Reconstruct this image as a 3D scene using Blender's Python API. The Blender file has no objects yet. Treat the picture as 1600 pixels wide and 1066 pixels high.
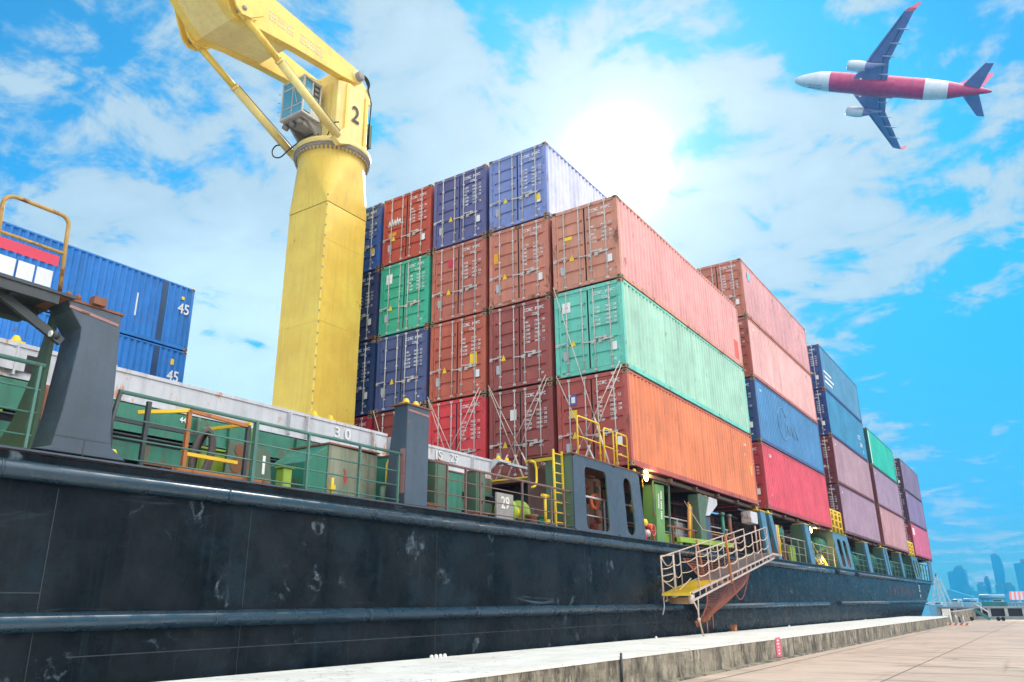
import bpy, math, random
from mathutils import Vector, Matrix
random.seed(7)
S = bpy.context.scene
COL = S.collection
PI = math.pi
EXPOSURE = .45
TINT_LOW, TINT_HIGH = (.12, .34, .56), (.0, .92, 1.32)
CLOUD_LO, CLOUD_HI, SKY_FILL, GLOW = 5.5, 6.7, 28.0, 40.0
CL0, CL1 = 1.64, 1.98

# ------------------------------------------------------------------ camera
F = 1205.96
CR = ((0.55172163, -0.83397319, -0.0095893), (0.26403823, 0.18555971, -0.94649427), (0.79113024, 0.51966942, 0.32257811))
CC = Vector((-20.375, -9.294, 1.70))
cd = bpy.data.cameras.new("camera"); cam = bpy.data.objects.new("camera", cd); COL.objects.link(cam)
cd.sensor_width = 36; cd.lens = F / 1600 * 36; cd.clip_end = 9000; cd.clip_start = .1
r_, d_, f_ = [Vector(r) for r in CR]
cam.matrix_world = Matrix(((r_.x, -d_.x, -f_.x, CC.x), (r_.y, -d_.y, -f_.y, CC.y), (r_.z, -d_.z, -f_.z, CC.z), (0, 0, 0, 1)))
S.camera = cam

def at(px, py, X=None, Y=None, Z=None):
    """point of the photograph on a plane of the ship's frame"""
    v = r_ * ((px - 800) / F) + d_ * ((py - 533) / F) + f_
    if X is not None: t = (X - CC.x) / v.x
    elif Y is not None: t = (Y - CC.y) / v.y
    else: t = (Z - CC.z) / v.z
    return CC + v * t

# ------------------------------------------------------------------ light
SUN = Vector((0.7807, 0.3519, 0.5164)).normalized()
S.view_settings.view_transform = 'Standard'; S.view_settings.look = 'None'
S.view_settings.gamma = 1; S.view_settings.use_curve_mapping = False
S.view_settings.exposure = EXPOSURE
sl = bpy.data.lights.new("sun", 'SUN'); sl.energy = 4.0; sl.angle = math.radians(.5); sl.color = (1, .93, .82)
so = bpy.data.objects.new("sun", sl); COL.objects.link(so); so.rotation_euler = SUN.to_track_quat('Z', 'Y').to_euler(); so.location = (0, 0, 60)

W = bpy.data.worlds.new("World"); S.world = W; W.use_nodes = True
nt = W.node_tree; N = nt.nodes; L = nt.links; N.clear()
def nd(t, **k):
    n = N.new(t)
    for a, b in k.items(): setattr(n, a, b)
    return n
def lk(a, b): L.new(a, b)
def wmath(op, a, b=None, c=None, clamp=False):
    n = nd('ShaderNodeMath', operation=op); n.use_clamp = clamp
    for i, x in enumerate((a, b, c)):
        if x is None: continue
        if isinstance(x, (int, float)): n.inputs[i].default_value = x
        else: lk(x, n.inputs[i])
    return n.outputs[0]
def wmix(fac, a, b):
    n = nd('ShaderNodeMix', data_type='RGBA')
    for i, x in ((0, fac), (6, a), (7, b)):
        if isinstance(x, (int, float)): n.inputs[i].default_value = x
        elif isinstance(x, tuple): n.inputs[i].default_value = (*x, 1)
        else: lk(x, n.inputs[i])
    return n.outputs[2]
sky = nd('ShaderNodeTexSky', sky_type='NISHITA'); sky.sun_disc = False
sky.sun_elevation = math.asin(SUN.z); sky.sun_rotation = math.atan2(SUN.x, SUN.y)
sky.air_density = 1.0; sky.dust_density = .6; sky.ozone_density = 2.5
tc = nd('ShaderNodeTexCoord'); DIR = tc.outputs['Generated']
def wdot(v):
    n = nd('ShaderNodeVectorMath', operation='DOT_PRODUCT'); lk(DIR, n.inputs[0]); n.inputs[1].default_value = Vector(v).normalized(); return n.outputs['Value']
def lobe(v, lo, hi, p=1):                       # 0 at angle lo (deg) .. 1 at angle hi from direction v
    n = nd('ShaderNodeMapRange'); n.interpolation_type = 'SMOOTHSTEP'
    lk(wdot(v), n.inputs[0]); n.inputs[1].default_value = math.cos(math.radians(lo)); n.inputs[2].default_value = math.cos(math.radians(hi))
    return n.outputs[0]
def pd(px, py):
    return (r_ * ((px - 800) / F) + d_ * ((py - 533) / F) + f_).normalized()
sep = nd('ShaderNodeSeparateXYZ'); lk(DIR, sep.inputs[0])
el = nd('ShaderNodeMapRange'); el.interpolation_type = 'SMOOTHSTEP'; lk(sep.outputs[2], el.inputs[0]); el.inputs[1].default_value = .0; el.inputs[2].default_value = .34
tcol = wmix(el.outputs[0], TINT_LOW, TINT_HIGH)
tint = nd('ShaderNodeVectorMath', operation='MULTIPLY'); lk(sky.outputs[0], tint.inputs[0]); lk(tcol, tint.inputs[1])
cap = nd('ShaderNodeVectorMath', operation='MINIMUM'); lk(tint.outputs[0], cap.inputs[0]); cap.inputs[1].default_value = (1.2, 4.35, 7.8)
clear = cap.outputs[0]
def wnoise(scale, detail, rough, stretch, off=(0, 0, 0), dist=0.):
    # clouds lie on a flat layer overhead: project the direction on it so that they crowd towards the horizon
    dv = nd('ShaderNodeVectorMath', operation='DIVIDE'); cz = nd('ShaderNodeCombineXYZ'); zz = wmath('ADD', wmath('MAXIMUM', sep.outputs[2], 0), .22)
    for q in range(3): lk(zz, cz.inputs[q])
    lk(DIR, dv.inputs[0]); lk(cz.outputs[0], dv.inputs[1])
    mp = nd('ShaderNodeMapping'); mp.inputs['Scale'].default_value = stretch; mp.inputs['Location'].default_value = off; mp.inputs['Rotation'].default_value = (0, 0, .5); lk(dv.outputs[0], mp.inputs[0])
    n = nd('ShaderNodeTexNoise'); n.inputs['Scale'].default_value = scale; n.inputs['Detail'].default_value = detail; n.inputs['Roughness'].default_value = rough; n.inputs['Distortion'].default_value = dist
    lk(mp.outputs[0], n.inputs['Vector']); return n.outputs['Fac']
big = wnoise(1.5, 4, .5, (1, 1, .4), (3.1, .4, 1.2), .5)
fine = wnoise(6.8, 10, .60, (1, .8, .4), (1.7, 5.2, .3), .35)
wisp = wnoise(1.9, 8, .66, (.5, 2.6, .4), (0, 2, 7), 1.3)
den = wmath('ADD', wmath('MULTIPLY', big, .8), wmath('MULTIPLY', fine, 2.1))
den = wmath('ADD', den, wmath('MULTIPLY', wisp, .55))
for (px, py, a0, a1, k) in ((900, 200, 26, 6, .24), (330, 600, 15, 2, .5), (1180, 420, 13, 3, .1), (1600, 560, 10, 2, -.55), (1540, 760, 10, 2, -.1), (1340, 60, 9, 2, -.12), (1570, 40, 7, 2, -.1), (40, 110, 7, 1, -.16), (330, 460, 6, 2, -.14), (170, 260, 18, 3, .14), (1500, 660, 6, 2, .25), (1540, 420, 5, 2, .3)):
    den = wmath('ADD', den, wmath('MULTIPLY', lobe(pd(px, py), a0, a1), k))
BD = (.26, -.64, .72)
den = wmath('ADD', den, wmath('MULTIPLY', wmath('MAXIMUM', lobe(BD, 50, 15), lobe((-.80, -.40, .45), 55, 15)), .9))      # unseen fill clouds added on the quay side, behind the camera, to light near faces
cr = nd('ShaderNodeMapRange'); cr.interpolation_type = 'SMOOTHSTEP'; lk(den, cr.inputs[0]); cr.inputs[1].default_value = CL0; cr.inputs[2].default_value = CL1
cloudf = wmath('ADD', wmath('MULTIPLY', cr.outputs[0], .84), .10)
shade = nd('ShaderNodeMapRange'); lk(den, shade.inputs[0]); shade.inputs[1].default_value = CL0; shade.inputs[2].default_value = CL1 + .35
shade.inputs[3].default_value = CLOUD_LO; shade.inputs[4].default_value = CLOUD_HI
sky_fill = wmath('ADD', wmath('MULTIPLY', lobe(BD, 50, 10), SKY_FILL), wmath('MULTIPLY', lobe((-.80, -.40, .45), 55, 15), SKY_FILL * .34))
shd = wmath('ADD', shade.outputs[0], wmath('MULTIPLY', lobe(pd(370, 590), 13, 1), 2.4))
c1 = nd('ShaderNodeVectorMath', operation='SCALE'); c1.inputs[0].default_value = (.70, .89, 1.0); lk(shd, c1.inputs['Scale'])
c2 = nd('ShaderNodeVectorMath', operation='SCALE'); c2.inputs[0].default_value = (1.04, .98, .90); lk(sky_fill, c2.inputs['Scale'])
cc = nd('ShaderNodeVectorMath', operation='ADD'); lk(c1.outputs[0], cc.inputs[0]); lk(c2.outputs[0], cc.inputs[1])
col = wmix(cloudf, clear, cc.outputs[0])
# aureole of the veiled sun
ang = wmath('ARCCOSINE', wmath('MINIMUM', wdot(SUN), 1.))
def gauss(s, k): return wmath('MULTIPLY', wmath('EXPONENT', wmath('MULTIPLY', wmath('POWER', wmath('DIVIDE', ang, math.radians(s)), 2), -1)), k)
gl = wmath('ADD', gauss(8, GLOW * .075), gauss(2.4, GLOW * .8))
gl = wmath('ADD', gl, gauss(17, GLOW * .026))
gv = nd('ShaderNodeVectorMath', operation='SCALE'); gv.inputs[0].default_value = (1, .99, .96); lk(gl, gv.inputs['Scale'])
ad = nd('ShaderNodeVectorMath', operation='ADD'); lk(col, ad.inputs[0]); lk(gv.outputs[0], ad.inputs[1])
bg = nd('ShaderNodeBackground'); bg.inputs['Strength'].default_value = .1; lk(ad.outputs[0], bg.inputs[0])
ow = nd('ShaderNodeOutputWorld'); lk(bg.outputs[0], ow.inputs[0])

# ------------------------------------------------------------------ materials
MATS = {}
def hexc(h):
    c = [int(h[i:i + 2], 16) / 255 for i in (0, 2, 4)]
    return tuple(x / 12.92 if x <= .04045 else ((x + .055) / 1.055) ** 2.4 for x in c)
def paint(name, col, rough=.5, met=0., dirt=.3, rust=.0, streak=.3, bump=.15, coat=0., rustcol=(.16, .055, .02), dirtcol=None, sc=1., spec=.5, edge=0.):
    if name in MATS: return MATS[name]
    m = bpy.data.materials.new(name); m.use_nodes = True; MATS[name] = m
    t = m.node_tree; n = t.nodes; l = t.links; n.clear()
    out = n.new('ShaderNodeOutputMaterial'); b = n.new('ShaderNodeBsdfPrincipled'); l.new(b.outputs[0], out.inputs[0])
    tcn = n.new('ShaderNodeTexCoord'); oi = n.new('ShaderNodeObjectInfo')
    mu = n.new('ShaderNodeMath'); mu.operation = 'MULTIPLY'; mu.inputs[1].default_value = 37.; l.new(oi.outputs['Random'], mu.inputs[0])
    av = n.new('ShaderNodeVectorMath'); av.operation = 'ADD'; l.new(tcn.outputs['Object'], av.inputs[0]); l.new(mu.outputs[0], av.inputs[1])
    def noise(scale, det, rg, st=(1, 1, 1)):
        mp = n.new('ShaderNodeMapping'); mp.inputs['Scale'].default_value = st; l.new(av.outputs[0], mp.inputs[0])
        x = n.new('ShaderNodeTexNoise'); x.inputs['Scale'].default_value = scale; x.inputs['Detail'].default_value = det; x.inputs['Roughness'].default_value = rg
        l.new(mp.outputs[0], x.inputs['Vector']); return x.outputs['Fac']
    def rng(x, a, c, lo=0., hi=1.):
        q = n.new('ShaderNodeMapRange'); q.inputs[1].default_value = a; q.inputs[2].default_value = c; q.inputs[3].default_value = lo; q.inputs[4].default_value = hi; l.new(x, q.inputs[0]); return q.outputs[0]
    def mix(f, a, c):
        q = n.new('ShaderNodeMix'); q.data_type = 'RGBA'
        for i, x in ((0, f), (6, a), (7, c)):
            if isinstance(x, (int, float)): q.inputs[i].default_value = x
            elif isinstance(x, tuple): q.inputs[i].default_value = (*x[:3], 1)
            else: l.new(x, q.inputs[i])
        return q.outputs[2]
    dc = dirtcol or tuple(c * .45 + .02 for c in col)
    lc = tuple(min(.9, c * 1.22 + .015) for c in col)
    c = mix(rng(noise(.9 * sc, 4, .6), .35, .7), col, lc)
    if dirt: c = mix(rng(noise(2.3 * sc, 9, .68), .48, .82, 0, dirt), c, dc)
    if streak: c = mix(rng(noise(3.0 * sc, 5, .6, (2.2, 2.2, .16)), .47, .74, 0, streak), c, dc)
    if rust:
        rf = rng(noise(3.6 * sc, 10, .7, (1, 1, .45)), .70 - rust * .34, .77 - rust * .34, 0, 1)
        c = mix(rf, c, rustcol)
        c2 = mix(rng(noise(9 * sc, 4, .6), .3, .7), c, tuple(min(1, x * 1.5) for x in rustcol)); c = mix(wf(n, l, rf, .5), c, c2)
    l.new(c, b.inputs['Base Color'])
    l.new(rng(noise(5 * sc, 6, .6), .3, .75, max(0, rough - .1), min(1, rough + .18)), b.inputs['Roughness'])
    b.inputs['Metallic'].default_value = met
    b.inputs['Specular IOR Level'].default_value = spec
    if coat: b.inputs['Coat Weight'].default_value = coat; b.inputs['Coat Roughness'].default_value = .22
    if bump:
        bp = n.new('ShaderNodeBump'); bp.inputs['Strength'].default_value = bump; bp.inputs['Distance'].default_value = .02
        l.new(noise(7 * sc, 8, .65), bp.inputs['Height']); l.new(bp.outputs[0], b.inputs['Normal'])
    return m
def wf(n, l, x, k):
    q = n.new('ShaderNodeMath'); q.operation = 'MULTIPLY'; q.inputs[1].default_value = k; l.new(x, q.inputs[0]); return q.outputs[0]
def plain(name, col, rough=.5, met=0., emit=None, es=1., trans=0., alpha=1.):
    if name in MATS: return MATS[name]
    m = bpy.data.materials.new(name); m.use_nodes = True; MATS[name] = m
    b = m.node_tree.nodes['Principled BSDF']; b.inputs['Base Color'].default_value = (*col, 1); b.inputs['Roughness'].default_value = rough; b.inputs['Metallic'].default_value = met
    if emit: b.inputs['Emission Color'].default_value = (*emit, 1); b.inputs['Emission Strength'].default_value = es
    if trans: b.inputs['Transmission Weight'].default_value = trans
    return m

# ------------------------------------------------------------------ mesh helpers
ORG = {}
def cr(pts, n=6):
    """smooth curve through points"""
    P_ = [Vector(q) for q in pts]; P_ = [P_[0] * 2 - P_[1]] + P_ + [P_[-1] * 2 - P_[-2]]; out = []
    for i in range(1, len(P_) - 2):
        a, b, c, d = P_[i - 1:i + 3]
        for k in range(n):
            u = k / n; out.append(.5 * ((2 * b) + (c - a) * u + (2 * a - 5 * b + 4 * c - d) * u * u + (3 * b - a - 3 * c + d) * u ** 3))
    return out + [P_[-2]]
class MB:
    def __init__(s): s.v = []; s.f = []; s.m = []; s.s = []
    def add(s, vs, fs, m=0, sm=False):
        o = len(s.v); s.v += [tuple(p) for p in vs]
        for f in fs: s.f.append([i + o for i in f]); s.m.append(m); s.s.append(sm)
        return s
    def box(s, x0, x1, y0, y1, z0, z1, m=0):
        x0, x1 = sorted((x0, x1)); y0, y1 = sorted((y0, y1)); z0, z1 = sorted((z0, z1))
        return s.add([(x0, y0, z0), (x1, y0, z0), (x1, y1, z0), (x0, y1, z0), (x0, y0, z1), (x1, y0, z1), (x1, y1, z1), (x0, y1, z1)],
                     [(0, 3, 2, 1), (4, 5, 6, 7), (0, 1, 5, 4), (1, 2, 6, 5), (2, 3, 7, 6), (3, 0, 4, 7)], m)
    def bar(s, p, q, w, h=None, m=0, up=(0, 0, 1)):
        h = h or w; p = Vector(p); q = Vector(q); d = (q - p).normalized(); u = Vector(up)
        if abs(d.dot(u)) > .98: u = Vector((0, 1, 0))
        a = d.cross(u).normalized() * w / 2; b = a.cross(d).normalized() * h / 2
        vs = [p - a - b, p + a - b, p + a + b, p - a + b, q - a - b, q + a - b, q + a + b, q - a + b]
        return s.add(vs, [(0, 1, 2, 3), (7, 6, 5, 4), (0, 4, 5, 1), (1, 5, 6, 2), (2, 6, 7, 3), (3, 7, 4, 0)], m)
    def tube(s, pts, r, n=8, m=0, cap=True, r2=None, closed=False):
        pts = [Vector(p) for p in pts]; k = len(pts); rings = []; nrm = None
        for i, p in enumerate(pts):
            if closed: d = (pts[(i + 1) % k] - pts[i - 1]).normalized()
            else: d = ((pts[min(i + 1, k - 1)] - pts[max(i - 1, 0)])).normalized()
            if nrm is None:
                u = Vector((0, 0, 1)) if abs(d.z) < .9 else Vector((1, 0, 0)); nrm = (u - d * u.dot(d)).normalized()
            else:
                nn = nrm - d * nrm.dot(d)
                if nn.length > 1e-4: nrm = nn.normalized()
            bn = d.cross(nrm); rr = r if r2 is None else r + (r2 - r) * i / (k - 1)
            rings.append([p + (nrm * math.cos(2 * PI * j / n) + bn * math.sin(2 * PI * j / n)) * rr for j in range(n)])
        vs = [q for g in rings for q in g]; fs = []
        for i in range(k if closed else k - 1):
            a = i * n; b = ((i + 1) % k) * n
            for j in range(n): fs.append((a + j, a + (j + 1) % n, b + (j + 1) % n, b + j))
        s.add(vs, fs, m, True)
        if cap and not closed:
            o = len(s.v) - len(vs)
            s.f.append([o + j for j in range(n)][::-1]); s.m.append(m); s.s.append(False)
            s.f.append([o + (k - 1) * n + j for j in range(n)]); s.m.append(m); s.s.append(False)
        return s
    def prism(s, poly, ax, a, b, m=0):
        k = len(poly)
        def P(u, w, t): return (t, u, w) if ax == 'X' else (u, t, w) if ax == 'Y' else (u, w, t)
        vs = [P(u, w, a) for u, w in poly] + [P(u, w, b) for u, w in poly]
        fs = [tuple(range(k))[::-1], tuple(range(k, 2 * k))] + [(i, (i + 1) % k, (i + 1) % k + k, i + k) for i in range(k)]
        return s.add(vs, fs, m)
    def lathe(s, prof, c, ax='Z', n=24, m=0, sm=True, a0=0., a1=2 * PI):
        c = Vector(c); vs = []; full = abs(a1 - a0 - 2 * PI) < 1e-6; cnt = n if full else n + 1
        for r, h in prof:
            for j in range(cnt):
                t = a0 + (a1 - a0) * j / n; x, y = r * math.cos(t), r * math.sin(t)
                vs.append(c + (Vector((x, y, h)) if ax == 'Z' else Vector((h, x, y)) if ax == 'X' else Vector((x, h, y))))
        fs = []
        for i in range(len(prof) - 1):
            for j in range(n): j2 = (j + 1) % cnt; fs.append((i * cnt + j, i * cnt + j2, (i + 1) * cnt + j2, (i + 1) * cnt + j))
        return s.add(vs, fs, m, sm)
    def holecell(s, x0, x1, z0, z1, hx0, hx1, hz0, hz1, rad, ya, yb, m=0, mi=None, n=5, slant=None):
        """wall piece x0..x1,z0..z1 (thickness ya..yb) with a round-cornered opening"""
        loop = []
        for cx, cz, a in ((hx1 - rad, hz1 - rad, 0), (hx0 + rad, hz1 - rad, PI / 2), (hx0 + rad, hz0 + rad, PI), (hx1 - rad, hz0 + rad, 1.5 * PI)):
            for i in range(n + 1): t = a + PI / 2 * i / n; loop.append((cx + rad * math.cos(t), cz + rad * math.sin(t)))
        cx, cz = (hx0 + hx1) / 2, (hz0 + hz1) / 2; outer = []
        q = n + 1
        corners = [(x1, z1), (x0, z1), (x0, z0), (x1, z0)]
        for k in range(4):
            for i in range(q):
                u, w = loop[k * q + i]
                t = i / n
                if k == 0: o = (x1, w + (z1 - w) * min(1, 2 * t)) if t <= .5 else (u + (x1 - u) * (2 - 2 * t), z1)
                if k == 1: o = (u + (x0 - u) * min(1, 2 * t), z1) if t <= .5 else (x0, w + (z1 - w) * (2 - 2 * t))
                if k == 2: o = (x0, w + (z0 - w) * min(1, 2 * t)) if t <= .5 else (u + (x0 - u) * (2 - 2 * t), z0)
                if k == 3: o = (u + (x1 - u) * min(1, 2 * t), z0) if t <= .5 else (x1, w + (z0 - w) * (2 - 2 * t))
                outer.append(o)
        K = len(loop); sl_ = slant or (lambda u, w: u)
        vs = [(sl_(u, w), ya, w) for u, w in loop] + [(sl_(u, w), ya, w) for u, w in outer] + [(sl_(u, w), yb, w) for u, w in loop] + [(sl_(u, w), yb, w) for u, w in outer]
        fs = []; mm = []
        for i in range(K):
            j = (i + 1) % K
            fs += [(i, j, K + j, K + i), (2 * K + j, 2 * K + i, 3 * K + i, 3 * K + j), (K + i, K + j, 3 * K + j, 3 * K + i)]
        s.add(vs, fs, m)
        s.add(vs, [(i, 2 * K + i, 2 * K + (i + 1) % K, (i + 1) % K) for i in range(K)], m if mi is None else mi)
        return s
    def build(s, name, mats, parent=None, org=None, bevel=0., seg=1, label=None):
        if org is None: org = ORG[parent.name] if parent is not None else Vector((0, 0, 0))
        org = Vector(org)
        me = bpy.data.meshes.new(name)
        me.from_pydata([(x - org.x, y - org.y, z - org.z) for x, y, z in s.v], [], s.f)
        if not isinstance(mats, (list, tuple)): mats = [mats]
        for q in mats: me.materials.append(q)
        me.polygons.foreach_set('material_index', s.m); me.polygons.foreach_set('use_smooth', s.s); me.update()
        o = bpy.data.objects.new(name, me); COL.objects.link(o); ORG[o.name] = org
        if parent is not None: o.parent = parent
        else: o.location = org
        if bevel:
            bv = o.modifiers.new('bevel', 'BEVEL'); bv.width = bevel; bv.segments = seg; bv.limit_method = 'ANGLE'; bv.angle_limit = math.radians(40)
        if label: o['label'] = label
        return o
def tag(o, label=None, cat=None, group=None, kind=None):
    if label: o['label'] = label
    if cat: o['category'] = cat
    if group: o['group'] = group
    if kind: o['kind'] = kind
    return o
def thing(name, label, cat, loc=(0, 0, 0), group=None):
    o = bpy.data.objects.new(name, None); COL.objects.link(o); o.location = loc; o.empty_display_size = .3; ORG[o.name] = Vector(loc)
    return tag(o, label, cat, group)
def struct(mb, name, mats, org=(0, 0, 0)): return tag(mb.build(name, mats, None, org), kind='structure')
def textmesh(body, size, mat_, name, parent, M, ext=.004, org=None, font_scale=(1, 1)):
    """flat lettering, M maps its plane (x right, y up) into the world"""
    c = bpy.data.curves.new(name, 'FONT'); c.body = body; c.size = size; c.extrude = ext; c.align_x = 'CENTER'; c.align_y = 'CENTER'; c.resolution_u = 3; c.offset = size * .012
    t = bpy.data.objects.new('tmp', c); COL.objects.link(t)
    dg = bpy.context.evaluated_depsgraph_get(); dg.update()
    me = bpy.data.meshes.new_from_object(t.evaluated_get(dg)); bpy.data.objects.remove(t)
    org = ORG[parent.name] if parent is not None else Vector(org or (0, 0, 0))
    me.transform(Matrix.Translation(-org) @ M @ Matrix.Diagonal((font_scale[0], font_scale[1], 1, 1))); me.materials.clear(); me.materials.append(mat_)
    o = bpy.data.objects.new(name, me); COL.objects.link(o); ORG[o.name] = org
    if parent is not None: o.parent = parent
    return o
def plane_mat(p, right, up):
    r = Vector(right).normalized(); u = Vector(up).normalized(); n = r.cross(u)
    return Matrix(((r.x, u.x, n.x, p[0]), (r.y, u.y, n.y, p[1]), (r.z, u.z, n.z, p[2]), (0, 0, 0, 1)))
def copy_tree(o, parent=None, loc=None):
    c = o.copy(); COL.objects.link(c)
    if parent is not None: c.parent = parent
    if loc is not None: c.location = loc
    for ch in list(o.children): copy_tree(ch, c)
    return c
# ------------------------------------------------------------------ freight containers
CL, CW, CH = 12.19, 2.438, 2.896
Z0 = 5.46; TP = 2.94; PY = 2.586
white_mark = paint('white_lettering', (.78, .78, .76), .6, dirt=.2, streak=.2, bump=0)
rod_m = paint('galvanised_rod', (.50, .47, .44), .45, .0, dirt=.35, rust=.28, streak=.2, bump=.05)
yel_m = paint('yellow_sticker', (.85, .55, .02), .5, dirt=.15, bump=0)
grey_m = paint('grey_plate', (.42, .44, .45), .5, dirt=.3, bump=0)
dark_m = paint('dark_gasket', (.015, .015, .017), .7, dirt=.1, bump=0)
floor_m = paint('container_underside', (.07, .035, .03), .8, dirt=.5, rust=.2)
castm = {}
def cpaint(c, k=1.0, tagn='', rust=.18, streak=.28):
    rgb = tuple(x * k for x in hexc(c)); return paint('paint_' + c + tagn, rgb, .5, dirt=.35 if not tagn else .5, rust=rust, streak=streak, bump=.1 if not tagn else .03, sc=1. if not tagn else .6)
def corr_side(mb, x0, x1, z0, z1, yo, sgn, m, step=.278, dep=.055):
    """trapezoid corrugation along x, outer skin at yo, inner towards sgn"""
    k = max(1, round((x1 - x0) / step)); st = (x1 - x0) / k; pr = []
    for i in range(k):
        a = x0 + i * st; pr += [(a, 0), (a + .07 * st / .278, 0), (a + .139 * st / .278, dep), (a + .209 * st / .278, dep)]
    pr.append((x1, 0))
    vs = [(x, yo + sgn * d, z0) for x, d in pr] + [(x, yo + sgn * d, z1) for x, d in pr]; n = len(pr)
    mb.add(vs, [(i, i + 1, n + i + 1, n + i) for i in range(n - 1)], m)
def charline(mb, y, z, h, pat, x=-.001, sgn=-1, axis='y', m=0, th=.003):
    """a row of stencilled characters too small to read: strokes of uneven shape. y runs in the reading direction * sgn"""
    u = y
    for ch in pat:
        w = h * .62
        if ch != ' ':
            s = h * .2; k = ord(ch) % 4
            segs = [((0, s), (0, h))] if k == 0 else []
            if k in (1, 2): segs += [((0, w), (h - s, h)), ((0, s), (0, h * .55)), ((0, w), (0, s))]
            if k == 3: segs += [((0, s), (0, h)), ((w - s, w), (0, h)), ((s, w - s), (h * .4, h * .4 + s))]
            if k == 0: segs += [((s, w), (h * .4, h * .4 + s)), ((w - s, w), (h * .4 + s, h))]
            for (a0, a1), (b0, b1) in segs:
                if axis == 'y': mb.box(x, x - th, u + sgn * a0, u + sgn * a1, z + b0, z + b1, m)
                else: mb.box(u + sgn * a0, u + sgn * a1, x, x - th, z + b0, z + b1, m)
        u += sgn * h * .78
def container(loc, end, side, label, group, seed, L=CL, H=CH, doors=True, extras=(), sidemarks=(), ends_far=True, sk=None):
    x, y, z = loc; R = random.Random(seed)
    t = thing('shipping_container', label, 'container', loc, group)
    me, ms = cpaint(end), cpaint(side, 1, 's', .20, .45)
    lo = Vector((0, 0, 0))
    def B(mb, name, mats, parent=t, **k):
        o = mb.build(name, mats, parent, (0, 0, 0), **k); ORG[o.name] = Vector(loc); return o
    # frame: posts, rails, corner castings
    f = MB()
    for px in (0, L - .15):
        for py in (0, CW - .15): f.box(px + .012, px + .138, py + .008, py + .142, .11, H - .11)
    for py in (.006, CW - .076):
        f.box(.16, L - .16, py, py + .07, H - .075, H - .008); f.box(.16, L - .16, py, py + .07, .018, .16)
    for px in (.015, L - .085):
        f.box(px, px + .07, .15, CW - .15, H - .13, H - .01); f.box(px, px + .07, .15, CW - .15, .02, .15)
    for px in (0, L - .178):
        for py in (0, CW - .162):
            for pz in (0, H - .118):
                f.box(px, px + .178, py, py + .162, pz, pz + .118, 1)
                xx = -.002 if px == 0 else L + .002
                f.box(xx, xx + (.01 if px == 0 else -.01), py + .045, py + .117, pz + .03, pz + .088, 2)
                yy = -.002 if py == 0 else CW + .002
                f.box(px + .045, px + .133, yy, yy + (.01 if py == 0 else -.01), pz + .03, pz + .088, 2)
    if not castm: castm['c'] = paint('corner_casting', (.30, .20, .12), .7, dirt=.5, rust=.5)
    B(f, 'frame', [ms if sk else cpaint(end, 1, 'fr', .40, .4), castm['c'], dark_m])
    w = MB(); corr_side(w, .15, L - .15, .15, H - .07, .012, 1, 0); B(w, 'side_wall', ms)
    w = MB(); corr_side(w, .15, L - .15, .15, H - .07, CW - .012, -1, 0); B(w, 'side_wall', ms)
    w = MB(); w.box(.08, L - .08, .07, CW - .07, H - .03, H - .012); B(w, 'roof', ms)
    w = MB(); w.box(.08, L - .08, .07, CW - .07, .13, .17)
    for i in range(1, 30): w.box(i * L / 30, i * L / 30 + .05, .076, CW - .076, .02, .129)
    B(w, 'floor', floor_m)
    w = MB(); corr = [(.15, 0)]
    w.box(L - .06, L - .03, .15, CW - .15, .15, H - .13); B(w, 'end_wall', me)
    if doors:
        for k, (ya, yb) in enumerate(((.155, 1.212), (1.226, CW - .155))):
            d = MB(); zb, zt = .165, H - .145; n = 6; hh = (zt - zb) / n; pr = []
            pr = [(0., zb), (0., zb + .09)]
            for i in range(n):
                a = zb + i * hh; 
                if i: pr += [(0.0, a - .045), (.05, a - .03), (.05, a + .03), (0.0, a + .045)]
            pr += [(0., zt - .05), (0., zt)]
            vs = [(.045 + dx, ya + .07, zz) for dx, zz in pr] + [(.045 + dx, yb - .07, zz) for dx, zz in pr]; q = len(pr)
            d.add(vs, [(i, i + 1, q + i + 1, q + i) for i in range(q - 1)])
            d.box(.03, .09, ya, ya + .07, zb, zt); d.box(.03, .09, yb - .07, yb, zb, zt); d.box(.034, .09, ya + .07, yb - .07, zb, zb + .06); d.box(.034, .09, ya + .07, yb - .07, zt - .05, zt)
            oy = ya if k == 0 else yb; sg = -1 if k == 0 else 1
            for i in range(4): d.box(-.004, .03, oy - .02 * sg, oy + .05 * sg, zb + .2 + i * .66, zb + .32 + i * .66)
            iy = yb if k == 0 else ya
            d.box(.020, .03, iy - .016, iy + .016, zb, zt, 1)
            dob = B(d, 'door', [me, dark_m])
            for j, ry in enumerate((ya + .30, yb - .20) if k == 0 else (ya + .20, yb - .30)):
                r = MB(); r.tube([(-.008, ry, .07), (-.008, ry, H - .07)], .019, 6)
                for zz in (.05, H - .12): r.box(-.03, .02, ry - .045, ry + .045, zz, zz + .07)
                for zz in (.42, 1.0, 1.62, 2.3): r.box(-.018, .028, ry - .04, ry + .04, zz, zz + .05)
                B(r, 'locking_rod', rod_m, dob)
                hd = MB(); zz = 1.02 + .09 * j; s2 = 1 if (k == 0) == (j == 0) else -1
                s2 = s2 * 1
                hd.bar((-.03, ry, zz), (-.03, ry + s2 * .36, zz - .03), .018, .035); hd.box(-.02, .03, ry + s2 * .30, ry + s2 * .42, zz - .09, zz + .02)
                B(hd, 'door_handle', rod_m, dob)
        g = MB(); dx = .026
        g2 = lambda y_, z_, h_, p_: charline(g, y_, z_, h_, p_, .0285)
        for ph, (y_, z_, p_) in zip((.11, .09), ((1.02, H - .36, 'ABCE 4302'), (.72, H - .54, '52G1'))): g2(y_, z_, ph, p_)
        g.m = [0] * len(g.f)
        rows = R.choice((5, 6)); zt = R.uniform(1.95, 2.15)
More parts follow.
